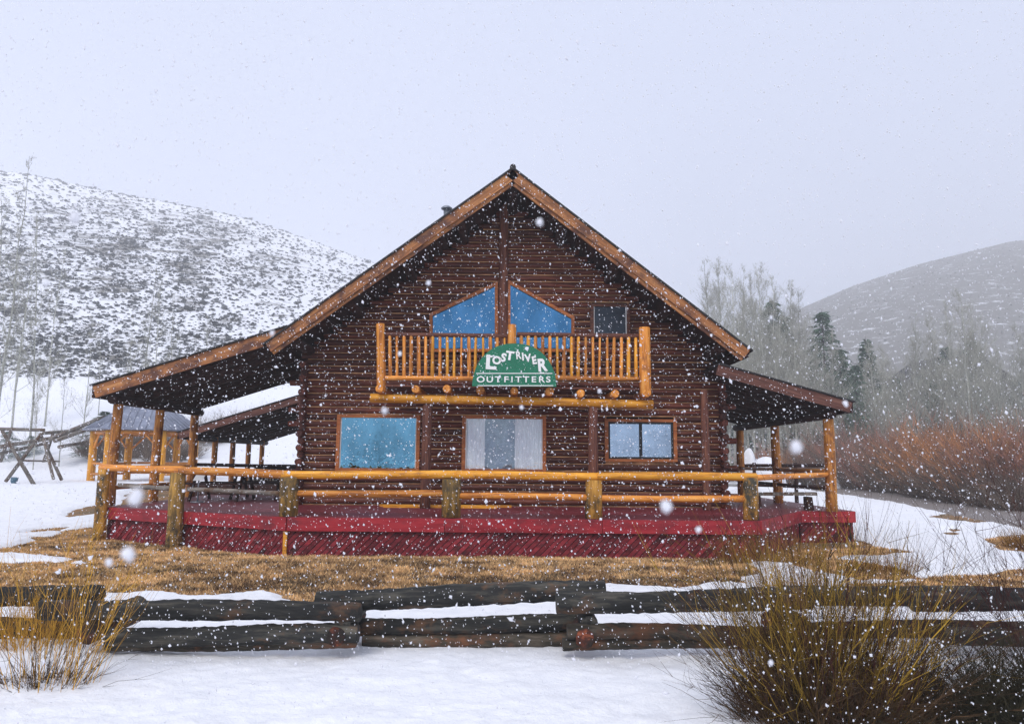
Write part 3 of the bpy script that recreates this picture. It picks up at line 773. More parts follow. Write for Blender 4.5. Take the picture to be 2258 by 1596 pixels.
for i, (a, b) in enumerate(segs):
    nn = 3 if i == 1 else (2 if i == 0 else 1)
    for k in range(nn):
        pa = (a[0] + (b[0] - a[0]) * k / nn, a[1] + (b[1] - a[1]) * k / nn); pb = (a[0] + (b[0] - a[0]) * (k + .997) / nn, a[1] + (b[1] - a[1]) * (k + .997) / nn)
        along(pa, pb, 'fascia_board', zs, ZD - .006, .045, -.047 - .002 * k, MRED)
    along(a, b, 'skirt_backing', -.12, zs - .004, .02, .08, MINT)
    a3 = Vector((a[0], a[1], 0)); b3 = Vector((b[0], b[1], 0)); x = (b3 - a3).normalized(); L = (b3 - a3).length; y = Vector((0, 0, 1)).cross(x)
    z0_ = -.1; Hh = zs - .006 - z0_
    mw = Matrix(((x.x, y.x, 0, a3.x), (x.y, y.y, 0, a3.y), (0, 0, 1, z0_), (0, 0, 0, 1)))
    rect_ = [(0.01, 0), (L - .01, 0), (L - .01, Hh), (0.01, Hh)]
    step = .125; k = -int(Hh / step) - 2; c45 = math.sqrt(.5)
    if i == 4: continue
    for q in range(-12, int(L / step) + 3):
        s0 = q * step
        # strip of 45 degree boards: x - z between s0 and s0+w
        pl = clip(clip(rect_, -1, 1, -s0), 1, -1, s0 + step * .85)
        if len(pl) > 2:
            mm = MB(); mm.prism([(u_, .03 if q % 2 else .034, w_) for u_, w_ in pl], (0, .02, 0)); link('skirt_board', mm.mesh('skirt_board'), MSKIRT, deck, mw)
# side of the deck at the right: plain vertical boards
# corner trims
for (pxx, pyy, idx) in ((618, 0, 1), (1671, 0, 2)):
    q = plan[idx]; mm = MB(); mm.box((q[0] - .07, q[1] - .02, -.1), (q[0] + .0, q[1] + .03, zs - .01)); mm.build('corner_trim', MGOLD if idx == 1 else MPURP, deck)
# railing
rail = node('railing', deck)
def post_at(px, ybase, ytop, r, Y, mat, zb=None):
    q = P(px, ybase, Y); t = P(px, ytop, Y)
    return log('post', (q.x, Y, ZD if zb is None else zb), (q.x + random.uniform(-.01, .01), Y, t.z), r, r * .96, mat, rail, n=14, jit=.04, bend=.006)
RYF = 14.36
MPOST2 = wood('yellow_rail_post', [(.12, .06, .014), (.5, .24, .035), (.72, .38, .08)], patch=(.05, .045, .03), patch_pos=(.48, .62), rough=.7, vary=.1, grain=(2, 12, 12))
post_at(636, 1133, 1051, .18, RYF, MPOST); post_at(995, 1137, 1056, .19, RYF, MPOST); post_at(1309, 1137, 1058, .165, RYF, MPOST2); post_at(1656, 1137, 1053, .15, RYF, MPOST2)
cham = lambda t: Vector((A.x + (B.x - A.x) * t, A.y + (B.y - A.y) * t, 0))
xn = Vector((B.x - A.x, B.y - A.y, 0)).normalized(); nn_ = Vector((xn.y, -xn.x, 0))
def cham_at(px):
    for i in range(400):
        q = cham(i / 399)
        d = q - Vector((0, 0, 0)); colx = W / 2 + F * q.x / (q.y * math.cos(PITCH) - (ZD - CZ) * 0) * 1.0
        if W / 2 + F * q.x / (q.y * 1.025 * math.cos(PITCH)) >= px: return q
    return q
tp = {}
for px, mat, r in ((238, MPOST2, .13), (402, MPOST, .155)):
    best = min((cham(i / 400) for i in range(401)), key=lambda q: abs((q.x / q.y) - (P(px, 1110, 10).x / 10)))
    q = best + nn_ * .15; top = P(px, 1034 if px < 300 else 1042, q.y).z
    log('post', (q.x, q.y, -.1), (q.x, q.y, top), r, r * .95, mat, rail, n=14, jit=.04)
    tp[px] = Vector((q.x, q.y, top))
# chamfer rails
e1 = P(222, 1030, tp[238].y + .1); e2 = P(404, 1036, tp[402].y); e3 = P(628, 1046, RYF)
log('rail', e1, e2, .075, .08, MORNG, rail, bend=.008); log('rail', e2 + Vector((-.05, .0, .0)), e3 + Vector((.05, .02, -.01)), .08, .085, MORNG, rail, bend=.01)
l1 = P(262, 1070, tp[238].y); l2 = P(392, 1077, tp[402].y); log('rail', l1, l2, .05, .05, MGREY, rail, bend=.008)
l1 = P(415, 1079, tp[402].y); l2 = P(618, 1087, RYF); log('rail', l1, l2, .045, .05, MGREY, rail, bend=.008)
# straight rails
for (xa, ya, xb, yb_) in ((622, 1046, 1012, 1047), (1006, 1047, 1322, 1050), (1316, 1050, 1668, 1051)):
    log('rail', P(xa, ya, RYF - .02), P(xb, yb_, RYF + .01), .078, .08, MGOLD, rail, n=14, bend=.008)
for (xa, ya, xb, yb_) in ((652, 1087, 978, 1089), (1014, 1093, 1294, 1096), (1324, 1098, 1642, 1100)):
    log('rail', P(xa, ya, RYF), P(xb, yb_, RYF), .062, .07, MORNG, rail, n=12, bend=.01)
# side railings on the right porch
for y_, z_ in ((1046, .95), (1085, .45)):
    pass
for z_, r_, mat in ((1.52, .05, MORNG), (1.12, .045, MDARK)):
    log('rail', (br - .02, 17.1, ZD + z_ - .72 + .1), (br - .02, 20.3, ZD + z_ - .72 + .1), r_, r_, mat, rail); log('rail', (br - .02, 20.5, ZD + z_ - .72 + .1), (br - .02, 23.5, ZD + z_ - .72 + .1), r_, r_, mat, rail)
p_c = P(1664, 1053, RYF); p_e = P(1822, 1046, 16.95)
log('rail', p_c + Vector((.02, .02, 0)), p_e, .06, .055, MORNG, rail)
for z_ in (.85, .4):
    log('rail', (bl, 17.1, ZD + z_), (bl, 18.9, ZD + z_), .05, .05, MORNG, rail); log('rail', (bl, 19.1, ZD + z_), (bl, 21.1, ZD + z_), .05, .05, MORNG, rail)
log('rail', (bl, 21.3, ZD + .9), (XL - .2, 21.5, ZD + .85), .05, .05, MDARK, rail)

# things on the deck
for k, (xa, xb, py, lab) in enumerate(((838, 1128, 1108, 'yellow sawn board lying nearest the wall behind the deck railing'), (846, 1096, 1115, 'second yellow sawn board lying in front of the other on the deck'))):
    y_ = 17.55 - k * .35; a_ = P(xa, py, y_); b_ = P(xb, py, y_)
    r_ = thing('loose_board', lab, 'board', (a_.x, y_, ZD))
    mm = MB(); mm.box((a_.x, y_ - .05, ZD), (b_.x, y_ + .04, ZD + .05)); mm.build('plank', MGOLD, r_)
    for q in (.12, .88):
        xx_ = a_.x + (b_.x - a_.x) * q
    ROOTM
bn = thing('log_bench', 'low half log bench on the right hand porch', 'bench', P(1735, 1112, 17.6))
ya = 17.7; a_ = P(1678, 1100, ya); b_ = P(1798, 1088, 17.3)
mm = MB(); mm.prism([(a_.x, ya + .5, 1.0), (b_.x, 17.2, 1.06), (b_.x + .06, 17.5, 1.06), (a_.x, ya + .85, 1.0)], (0, 0, .07)); mm.build('seat', MGREY, bn)
for t_ in (.08, .9):
    qx = a_.x + (b_.x - a_.x) * t_; qy = ya + .65 + (17.35 - ya - .65) * t_
    mm = MB(); mm.prism([(qx - .07, qy - .16, ZD), (qx + .07, qy - .16, ZD), (qx + .05, qy - .12, 1.02), (qx - .05, qy - .12, 1.02)], (0, .28, 0)); mm.build('leg', MDARK, bn)
# information stand and dark tables on the left porch
st = thing('menu_stand', 'small white panel on a thin grey stand behind the left railing', 'stand', P(432, 1100, 18.4))
q = P(437, 1052, 18.4); mm = MB(); mm.prism([(q.x - .13, 18.4, q.z - .08), (q.x + .10, 18.4, q.z - .08), (q.x + .14, 18.5, q.z + .07), (q.x - .09, 18.5, q.z + .07)], (0, .02, 0)); mm.build('panel', MWHITE, st)
mm = MB(); mm.tube([(q.x, 18.45, ZD), (q.x, 18.45, q.z - .04)], .02, 8); mm.build('pole', MPIPE, st); mm = MB(); mm.tube([(q.x, 18.45, ZD), (q.x, 18.45, ZD + .03)], .16, 12); mm.build('base', MPIPE, st)
for (pxx, Yy, lab) in ((490, 19.6, 'dark picnic table under the left porch roof, nearer the stand'), (575, 20.6, 'dark picnic table under the left porch roof, nearer the cabin wall')):
    q = P(pxx, 1070, Yy); t_ = thing('picnic_table', lab, 'table', (q.x, Yy, ZD), 'picnic tables on the left porch')
    for i in range(5):
        mm = MB(); mm.box((q.x - .8, Yy - .38 + i * .155, ZD + .70), (q.x + .8, Yy - .38 + i * .155 + .145, ZD + .74)); mm.build('top_board', MDARK, t_)
    for s_ in (-1, 1):
        mm = MB(); mm.box((q.x - .8, Yy + s_ * .65 - .13, ZD + .42), (q.x + .8, Yy + s_ * .65 + .13, ZD + .46)); mm.build('seat', MDARK, t_)
        for e_ in (-.6, .6):
            mm = MB(); mm.prism([(q.x + e_, Yy + s_ * .7, ZD), (q.x + e_, Yy + s_ * .6, ZD), (q.x + e_, Yy + s_ * .2, ZD + .7), (q.x + e_, Yy + s_ * .3, ZD + .7)], (.05, 0, 0)); mm.build('leg', MDARK, t_)

# ------------------------------------------------------------------ second building behind (porch roof seen under the eave)
sb = thing('rear_lodge', 'dark roofed open lodge building standing behind the left porch', 'building', (-9, 28, 0))
f1 = P(392, 953, 27); f2 = P(655, 873, 27)
zf2 = porch(sb, f2.x + .8, f1.x, .24, 27, 36, MFASD, f1.z + (f2.x + .8 - f1.x) * (f2.z - f1.z) / (f2.x - f1.x), f1.z, nb=12)
for Y_ in (27.5, 29.6, 31.5, 33.4, 35.2):
    log('post', (f1.x + .35, Y_, gz(f1.x, Y_) - .1), (f1.x + .35, Y_, zf2(f1.x + .35) - .2), .11, .11, MPORCH, sb)
log('beam', (f1.x + .35, 27.2, zf2(f1.x + .35) - .3), (f1.x + .35, 35.8, zf2(f1.x + .35) - .3), .1, .1, MDARK, sb)
mm = MB(); mm.box((f2.x + .8, 27.3, .2), (f2.x + 5, 35.9, zf2(f2.x + .8) - .1)); mm.build('wall', MWALL, sb)
mm = MB(); mm.box((f1.x + .7, 33.2, .75), (f2.x - 1.2, 33.3, 1.55)); mm.build('low_wall', MINT, sb)
mm = MB(); mm.box((f1.x + .2, 27.1, .2), (f2.x + .8, 35.9, .82)); mm.build('floor', MDARK, sb)
for i in range(12):
    mm = MB(); x_ = P(535 + i * 6, 1045, 27.3).x; mm.box((x_, 27.3, .9), (x_ + .04, 27.34, 1.35)); mm.build('baluster', MGREY, sb)

# ------------------------------------------------------------------ gazebo
gy = 37.0; gc = P(318, 1000, gy); gzz = gz(gc.x, gy) 
gaz = thing('gazebo', 'six sided gazebo with blue grey metal roof on yellow posts', 'gazebo', (gc.x, gy, gzz))
ez = P(318, 951, gy).z; az = P(318, 872, gy).z; RR = 2.85; rp_ = 2.3
ang = [R(15 + 60 * i) for i in range(6)]
for i in range(6):
    a_, b_ = ang[i], ang[(i + 1) % 6]
    p = [(gc.x + RR * math.cos(a_), gy + RR * math.sin(a_), ez), (gc.x + RR * math.cos(b_), gy + RR * math.sin(b_), ez), (gc.x, gy, az)]
    mm = MB(); mm.prism(p, (0, 0, .06)); pan = mm.build('roof_panel', MROOFM, gaz)
    for k in range(1, 9):     # standing seams run up the slope, parallel, to the hip
        t_ = k / 9; e0 = Vector(p[0]).lerp(Vector(p[1]), t_); mid = (Vector(p[0]) + Vector(p[1])) / 2; up_ = (Vector(p[2]) - mid)
        s_ = 1 - abs(t_ - .5) * 2; e1_ = e0 + up_ * s_
        mm = MB(); mm.tube([e0 + Vector((0, 0, .07)), e1_ + Vector((0, 0, .07))], .03, 4); mm.build('seam', MROOFM, pan)
    q = Vector((gc.x + rp_ * math.cos(a_), gy + rp_ * math.sin(a_), 0)); gg = gz(q.x, q.y)
    log('post', (q.x, q.y, gg - .1), (q.x, q.y, ez - .02), .19, .18, MGOLD, gaz)
    q2 = Vector((gc.x + rp_ * math.cos(b_), gy + rp_ * math.sin(b_), 0))
    log('beam', (q.x, q.y, ez - .1), (q2.x, q2.y, ez - .1), .1, .1, MORNG, gaz)
    for u_, w_ in ((q, q2), (q2, q)):
        d_ = (w_ - u_).normalized(); log('brace', (u_.x + d_.x * .1, u_.y + d_.y * .1, ez - .9), (u_.x + d_.x * .8, u_.y + d_.y * .8, ez - .15), .05, .05, MORNG, gaz)
    if i not in (4,):
        for h_ in (.9, .4): log('rail', (q.x, q.y, gg + h_), (q2.x, q2.y, gg + h_), .06, .06, MORNG, gaz)
# ------------------------------------------------------------------ swing frame
sy = 31.5
sw = thing('swing_frame', 'grey log swing frame with crossed legs standing in the snow at left', 'swing frame', P(60, 1066, sy))
def lg(x1, y1, x2, y2, Y1, Y2, r, mat=MGREY, name='leg'): return log(name, P(x1, y1, Y1), P(x2, y2, Y2), r * .8, r * .72, mat, sw)
lg(12, 1062, 92, 955, 31.5, 32.4, .09); lg(78, 1074, 5, 950, 30.8, 32.4, .10); lg(136, 1058, 88, 955, 33.5, 32.4, .09); lg(118, 1056, 96, 968, 31.6, 32.4, .08)
lg(-60, 944, 98, 948, 32.4, 32.4, .10, MGREY, 'crossbeam'); lg(50, 1015, 132, 1017, 31.9, 33, .05, MGREY, 'brace')
for xx_ in (60, 30):
    pass
bk = thing('bucket_seat', 'small blue plastic seat lying in the snow by the swing frame', 'seat', P(31, 1064, 31.2))
mm = MB(); q = P(31, 1060, 31.2); mm.tube([(q.x, 31.2, q.z - .15), (q.x, 31.2, q.z), (q.x + .02, 31.2, q.z + .15)], [.09, .13, .14], 10); mm.build('shell', plain('blue_plastic', (.06, .14, .2), .4), bk)
# rail fence climbing the bank behind
rf = thing('rail_fence', 'weathered log rail fence running up the snowy bank behind the swing', 'fence', P(140, 980, 44))
for (x1, y1, x2, y2, r_) in ((0, 985, 160, 958, .11), (110, 968, 232, 918, .12), (120, 972, 245, 928, .12), (130, 985, 190, 975, .1), (0, 1000, 110, 975, .1), (95, 955, 215, 945, .1)):
    log('rail', P(x1, y1, 43), P(x2, y2, 47), r_, r_, MGREY, rf)
for px in (20, 115, 215, 235):
    q = P(px, 950, 45); log('post', (q.x - .4, 45, gz(q.x, 45) - .2), (q.x + .1, 45, q.z), .1, .09, MGREY, rf)

# ------------------------------------------------------------------ foreground log fence
fence = thing('log_fence', 'low zigzag fence of charred black logs across the snowy foreground', 'fence', (0, 7, 0))
YF, YB = 6.85, 7.35
MGREYD = wood('mossy_fence_log', [(.012, .012, .01), (.045, .038, .028), (.15, .12, .09)], patch=(.14, .06, .03), patch_pos=(.52, .66), rough=.9, bst=1.0, vary=.3, grain=(2.5, 12, 12))
def fl(x1, y1, x2, y2, Y1, Y2, rpx, mat=MFENCE, name='log', **k):
    r = rpx / F * (Y1 + Y2) / 2 * 1.02
    return log(name, P(x1, y1, Y1), P(x2, y2, Y2), r, r * random.uniform(.94, 1.05), mat, fence, n=18, seg=44, jit=.085, bend=.014, ring=.04, **k)
fl(-380, 1312, 224, 1313, YB, YB, 19); fl(-380, 1388, 232, 1386, YB, YB, 21)
fl(-380, 1412, 240, 1406, YB, YB + .02, 15)
fl(88, 1340, 795, 1352, YF, YF, 21); fl(238, 1402, 790, 1399, YF, YF, 20); fl(232, 1419, 786, 1416, YF + .05, YF + .05, 13, MGREYD)
fl(698, 1323, 1335, 1303, YB, YB, 22); fl(770, 1379, 1300, 1374, YB, YB, 17); fl(800, 1408, 1330, 1412, YB, YB, 15, MGREYD)
fl(1226, 1325, 1790, 1322, YF, YF, 22); fl(1250, 1394, 1800, 1396, YF, YF, 16, MGREYD); fl(1240, 1418, 1800, 1416, YF + .04, YF + .04, 14, MGREYD)
fl(1722, 1308, 2330, 1322, YB, YB, 21); fl(1740, 1388, 2330, 1390, YB, YB, 17); fl(2010, 1330, 2750, 1322, YF, YF, 20); fl(2080, 1400, 2750, 1404, YF, YF, 18)
for px in (740, 1290, 190, 1765):       # short cross logs between the rails; their sawn ends face the front
    q = P(px, 1386, YF - .08); r = .082
    log('spacer_log', (q.x, YF - .09, .25), (q.x + .02, YB + .3, .26), r, r, MFEND, fence, n=14, jit=.08)
    log('spacer_log', (q.x + .05, YF - .02, .36), (q.x + .05, YB + .25, .36), .08, .08, MFENCE, fence, n=14, jit=.08)

# ------------------------------------------------------------------ plants: fans of curved shoots in numpy
def shoots(n, base_r, lmin, lmax, spread, rad, seg=7, curl=.25, side=4, side_len=.35, seedv=1, flat=1.0, upb=0.0, droop=0.0, prof=False):
    """returns v,f,tone of n curved stems plus side twigs"""
    g = np.random.default_rng(seedv)
    def tubes(p0, dirs, L, r, segs, crl):
        m = len(p0); t = np.linspace(0, 1, segs + 1)
        bend = g.normal(0, crl, (m, 3)); bend[:, 2] = np.abs(bend[:, 2]) * .6 + upb - droop
        wob = g.normal(0, .02, (m, segs + 1, 3)) * L[:, None, None] * t[None, :, None]
        pts = p0[:, None] + dirs[:, None] * (L[:, None, None] * t[None, :, None]) + bend[:, None] * (L[:, None, None] * (t ** 2)[None, :, None]) + wob
        rr = r[:, None] * (1 - .8 * t)[None]
        a = np.cross(dirs, np.array([.3, .8, .2])); a /= np.linalg.norm(a, axis=1, keepdims=True) + 1e-9; b = np.cross(dirs, a)
        ang = np.arange(3) * 2 * np.pi / 3
        ring = a[:, None, None] * np.cos(ang)[None, None, :, None] + b[:, None, None] * np.sin(ang)[None, None, :, None]
        v = pts[:, :, None] + ring * rr[:, :, None, None]
        idx = np.arange(m * (segs + 1) * 3).reshape(m, segs + 1, 3); nx = np.roll(idx, -1, 2)
        f = np.stack([idx[:, :-1], nx[:, :-1], nx[:, 1:], idx[:, 1:]], -1).reshape(-1, 4)
        return v.reshape(-1, 3), f, pts
    th = g.uniform(0, 2 * np.pi, n); rb = base_r * np.sqrt(g.random(n)); p0 = np.stack([rb * np.cos(th), rb * np.sin(th) * flat, np.zeros(n)], 1)
    lean = spread * (rb / base_r) ** 1.0 * g.uniform(.6, 1.3, n) + g.normal(0, .08, n); th2 = th + g.normal(0, .35, n)
    d = np.stack([np.sin(lean) * np.cos(th2), np.sin(lean) * np.sin(th2) * flat, np.cos(lean)], 1); d /= np.linalg.norm(d, axis=1, keepdims=True)
    L = g.uniform(lmin, lmax, n) * (1 - .25 * np.clip(lean, 0, 1)); r = rad * g.uniform(.6, 1.3, n)
    v, f, pts = tubes(p0, d, L, r, seg, curl)
    tn = np.clip(g.random(n) * .8 + .1, 0, 1)
    tone = np.repeat(tn, (seg + 1) * 3)
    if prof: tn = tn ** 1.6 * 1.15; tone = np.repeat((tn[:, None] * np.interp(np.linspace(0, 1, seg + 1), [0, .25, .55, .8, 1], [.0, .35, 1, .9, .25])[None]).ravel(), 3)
    if side:
        m = n * side; k = g.integers(0, n, m); s = g.integers(max(1, seg // 3), seg, m)
        q0 = pts[k, s]; dd = pts[k, s + 1 if False else np.minimum(s + 1, seg)] - q0; dd /= np.linalg.norm(dd, axis=1, keepdims=True) + 1e-9
        dd = dd + g.normal(0, .35, (m, 3)); dd /= np.linalg.norm(dd, axis=1, keepdims=True)
        v2, f2_, _ = tubes(q0, dd, side_len * g.uniform(.4, 1.3, m) * L[k], r[k] * .55, 3, curl * .8)
        tone = np.concatenate([tone, np.repeat(np.clip(tn[k] + g.normal(0, .15, m), 0, 1), 12)])
        f = np.concatenate([f, f2_ + len(v)]); v = np.concatenate([v, v2])
    return v, f, tone
def plant(name, label, cat, loc, parts, group=None, rot=0, scale=1.0):
    o = thing(name, label, cat, loc, group)
    for pn, me, mat in parts:
        mw = Matrix.Translation(Vector(loc)) @ Matrix.Rotation(rot, 4, 'Z') @ Matrix.Scale(scale, 4)
        c = link(pn, me, mat, o, mw)
        if pn in ('shoots', 'twigs', 'needles', 'brush', 'tips'): c['kind'] = 'stuff'
    return o

# foreground willows
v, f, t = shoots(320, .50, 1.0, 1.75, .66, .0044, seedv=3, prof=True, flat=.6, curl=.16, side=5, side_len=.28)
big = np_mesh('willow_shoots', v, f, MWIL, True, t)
v, f, t = shoots(170, .52, 1.2, 2.0, .66, .0034, seedv=4, flat=.6, curl=.14, side=4, side_len=.3)
bigd = np_mesh('willow_tips', v, f, MWILD, True, t)
v, f, t = shoots(1000, .60, .25, .85, 1.0, .0042, seedv=5, flat=.6, curl=.5, side=6, side_len=.5)
bigb = np_mesh('willow_brush', v, f, MLEAF, True, t)
q = G(1835, 1612)
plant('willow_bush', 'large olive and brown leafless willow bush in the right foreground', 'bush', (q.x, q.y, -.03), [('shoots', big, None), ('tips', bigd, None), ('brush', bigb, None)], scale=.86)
v, f, t = shoots(130, .35, 1.0, 1.9, .75, .0034, seedv=8, flat=.7, curl=.2, side=6, side_len=.32)
rd = np_mesh('red_shoots', v, f, MWILD, True, t)
q = G(2400, 1560)
plant('willow_bush', 'dark red leafless willow bush at the right edge beside the big olive one', 'bush', (q.x, q.y, -.03), [('shoots', rd, None)])
v, f, t = shoots(700, .38, .25, .6, 1.1, .005, seedv=9, flat=.8, curl=.5, side=8, side_len=.5)
dk_ = np_mesh('dark_brush', v, f, toned('dark_evergreen_brush', (.012, .014, .01), (.06, .05, .025)), True, t)
q = G(2240, 1640)
plant('low_shrub', 'low dense dark shrub in the bottom right corner', 'shrub', (q.x, q.y, -.03), [('brush', dk_, None)])
v, f, t = shoots(75, .42, .9, 1.35, .5, .0030, seedv=11, flat=.6, curl=.12, side=3, side_len=.25)
ly = np_mesh('golden_shoots', v, f, MWILY, True, t)
v, f, t = shoots(60, .3, .5, 1.0, 1.0, .003, seedv=12, flat=.6, curl=.3, side=3, side_len=.35)
lb = np_mesh('brown_shoots', v, f, MLEAF, True, t)
v, f, t = shoots(260, .33, .06, .2, 1.3, .004, seedv=13, flat=.6, curl=.6, side=4, side_len=.5)
lc = np_mesh('base_litter', v, f, MLEAF, True, t)
q = G(85, 1525)
plant('willow_bush', 'golden yellow leafless willow shoots before the fence in the left foreground', 'bush', (q.x, q.y, -.02), [('shoots', ly, None), ('tips', lb, None), ('brush', lc, None)])
v, f, t = shoots(220, .5, .3, .65, .6, .004, seedv=14, flat=.5, curl=.2, side=5, side_len=.3)
lo_ = np_mesh('orange_shoots', v, f, MWILY, True, t)
q = G(40, 1440)
plant('willow_bush', 'short orange willow tuft against the fence at the far left', 'bush', (q.x, q.y, -.02), [('shoots', lo_, None)])
q = G(1700, 1262)
v, f, t = shoots(420, .9, .2, .65, .5, .004, seedv=15, flat=.5, curl=.2, side=3, side_len=.3)
gt = np_mesh('gold_grass_shoots', v, f, toned('gold_dry_stem', (.12, .06, .02), (.45, .24, .05)), True, t)
plant('dry_stems', 'tall golden dry stems growing against the right corner of the deck', 'plant', (q.x + .3, q.y + .8, 0), [('shoots', gt, None)])
q = G(1960, 1262); plant('dry_stems', 'golden dry stems on the grass strip right of the deck in the snow', 'plant', (q.x, q.y, 0), [('shoots', gt, None)], scale=.6)
q = G(1790, 1330); plant('dry_stems', 'olive gold stems rising behind the right part of the fence', 'plant', (q.x, q.y, 0), [('shoots', gt, None)], scale=1.0, rot=2)
q = G(2190, 1205); plant('dry_stems', 'brown dry stems on bare soil beyond the bush at the right edge', 'plant', (q.x + .6, q.y, 0), [('shoots', gt, None)], scale=.7, rot=1)

# far willow thickets along the road
protos = []
for sd, mat in ((21, MTHR), (22, MTHG), (23, MTHO), (24, MTHP)):
    v, f, t = shoots(420, 1.5, 1.2, 2.8, .75, .010, seg=4, seedv=sd, curl=.38, side=10, side_len=.28)
    a_ = np_mesh('thicket_top', v, f, mat, True, t)
    v, f, t = shoots(420, 1.7, .6, 1.9, .9, .012, seg=3, seedv=sd + 9, curl=.4, side=7, side_len=.4)
    b_ = np_mesh('thicket_base', v, f, MTHG, True, t); protos.append((a_, b_))
TH_ = [(1760, 56, 1.0, 2), (1830, 54, 1.3, 1), (1880, 51, 1.45, 3), (1935, 47, 1.3, 1), (1985, 44, 1.4, 0), (2035, 41, 1.25, 1), (2080, 39, 1.15, 2), (2125, 37, 1.25, 2), (2170, 35, 1.05, 1), (2215, 33, 1.2, 2), (2260, 32, 1.3, 3), (2320, 31, 1.2, 3), (2390, 30, 1.2, 0),
       (1700, 60, 1.0, 0), (1905, 46, .7, 1), (1990, 41, .6, 1), (2060, 37, .6, 1), (2130, 34, .6, 1), (2200, 31, .6, 1), (2260, 29, .6, 1)]
words_ = ['reddish willow thicket', 'grey brown willow thicket', 'orange tinted willow thicket', 'dull red willow thicket']
marks = ['right of the porch post', 'left of the thickest one', 'behind the small snow mound', 'where the road first shows', 'under the slim spruce', 'under the pair of pale trunks', 'left of the thick pale trunk', 'at the foot of the thick pale trunk',
         'right of the thick pale trunk', 'before the far roof', 'at the right edge of the picture', 'past the right edge', 'at the road bend outside', 'seen between the right porch posts', 'low at the road by the snow mound', 'low at the road in the middle', 'low beside a snow patch', 'low at the near roadside', 'low near the right edge', 'lowest at the right edge']
for i, (px, Y_, s_, k_) in enumerate(TH_):
    s_ *= 1.12; q = P(px, 1000, Y_); a_, b_ = protos[k_]
    plant('willow_thicket', words_[k_] + ' ' + marks[i], 'bush', (q.x, Y_, gz(q.x, Y_) - .1), [('shoots', a_, None), ('brush', b_, None)], 'leafless willow thickets beside the gravel road', rot=i * 1.7, scale=s_)

for i, (px, Y_, s_, lab) in enumerate(((250, 46, .75, 'seen through the left part of the gazebo'), (300, 48, .9, 'seen through the middle of the gazebo'), (375, 46, .85, 'seen through the right part of the gazebo'), (455, 50, .7, 'behind the outer post of the rear lodge'), (520, 52, .65, 'behind the middle posts of the rear lodge'), (590, 54, .55, 'between the rear lodge and the cabin corner'), (215, 47, .6, 'at the left post of the gazebo'))):
    q = P(px, 1000, Y_); a_, b_ = protos[1]
    plant('brush_clump', 'grey brush clump ' + lab, 'bush', (q.x, Y_, gz(q.x, Y_) - .1), [('shoots', a_, None), ('brush', b_, None)], 'grey brush behind the gazebo', rot=i * 2.3, scale=s_)

# ------------------------------------------------------------------ bare trees
def bare_tree(seedv, h, spread, nb, twigs, crown0=.25, r0_=.13):
    g = random.Random(seedv); tr = MB(); pts = []; x = y = 0
    for i in range(11):
        t = i / 10; x += g.uniform(-.012, .012) * h; y += g.uniform(-.012, .012) * h; pts.append(Vector((x * t, y * t, t * h)))
    rad = [r0_ * (1 - .9 * (i / 10)) for i in range(11)]
    tr.tube(pts, rad, 7); trunk = tr.mesh('trunk'); trunk.materials.append(MBARK)
    p0 = []; dd = []; LL = []; rr = []
    for i in range(nb):
        t = crown0 + (1 - crown0) * (g.random() ** .9) * .97; k_ = min(9, int(t * 10)); base = pts[k_].lerp(pts[k_ + 1], t * 10 - k_)
        az_ = g.uniform(0, 6.28); el = g.uniform(.35, .9); d = Vector((math.sin(el) * math.cos(az_), math.sin(el) * math.sin(az_), math.cos(el)))
        p0.append(base); dd.append(d); LL.append(h * spread * (1.15 - t) * g.uniform(.6, 1.2)); rr.append(r0_ * .3 * (1.1 - t))
    gg = np.random.default_rng(seedv)
    P0 = np.array(p0); D_ = np.array(dd); L_ = np.array(LL); R_ = np.array(rr)
    allv = []; allf = []; tn = []; nv = 0
    def tubes(p0, d, L, r, seg, crl, up):
        nonlocal nv
        m = len(p0); t = np.linspace(0, 1, seg + 1); b = gg.normal(0, crl, (m, 3)); b[:, 2] += up
        pts_ = p0[:, None] + d[:, None] * L[:, None, None] * t[None, :, None] + b[:, None] * L[:, None, None] * (t ** 2)[None, :, None]
        rr_ = r[:, None] * (1 - .75 * t)[None]; a = np.cross(d, np.array([.31, .77, .2])); a /= np.linalg.norm(a, axis=1, keepdims=True); c = np.cross(d, a); an = np.arange(3) * 2 * np.pi / 3
        ring = a[:, None, None] * np.cos(an)[None, None, :, None] + c[:, None, None] * np.sin(an)[None, None, :, None]
        v = (pts_[:, :, None] + ring * rr_[:, :, None, None]).reshape(-1, 3); idx = np.arange(m * (seg + 1) * 3).reshape(m, seg + 1, 3); nx = np.roll(idx, -1, 2)
        allv.append(v); allf.append(np.stack([idx[:, :-1], nx[:, :-1], nx[:, 1:], idx[:, 1:]], -1).reshape(-1, 4) + nv); nv += len(v); tn.append(np.repeat(gg.random(m), (seg + 1) * 3)); return pts_
    pp = tubes(P0, D_, L_, R_, 4, .12, .25)
    k_ = gg.integers(0, nb, twigs); s_ = gg.integers(1, 4, twigs); q0 = pp[k_, s_]; d = D_[k_] + gg.normal(0, .5, (twigs, 3)); d[:, 2] += .3; d /= np.linalg.norm(d, axis=1, keepdims=True)
    pp2 = tubes(q0, d, L_[k_] * gg.uniform(.25, .6, twigs), R_[k_] * .55, 3, .2, .25)
    t2 = twigs * 2; k2 = gg.integers(0, twigs, t2); s2 = gg.integers(1, 4, t2); q1 = pp2[k2, s2]; d = gg.normal(0, .5, (t2, 3)); d[:, 2] += .7; d /= np.linalg.norm(d, axis=1, keepdims=True)
    tubes(q1, d, L_[k_[k2]] * gg.uniform(.12, .32, t2), np.full(t2, .008), 2, .2, .2)
    me = np_mesh('twigs', np.concatenate(allv), np.concatenate(allf), MTWIG, True, np.concatenate(tn))
    return trunk, me
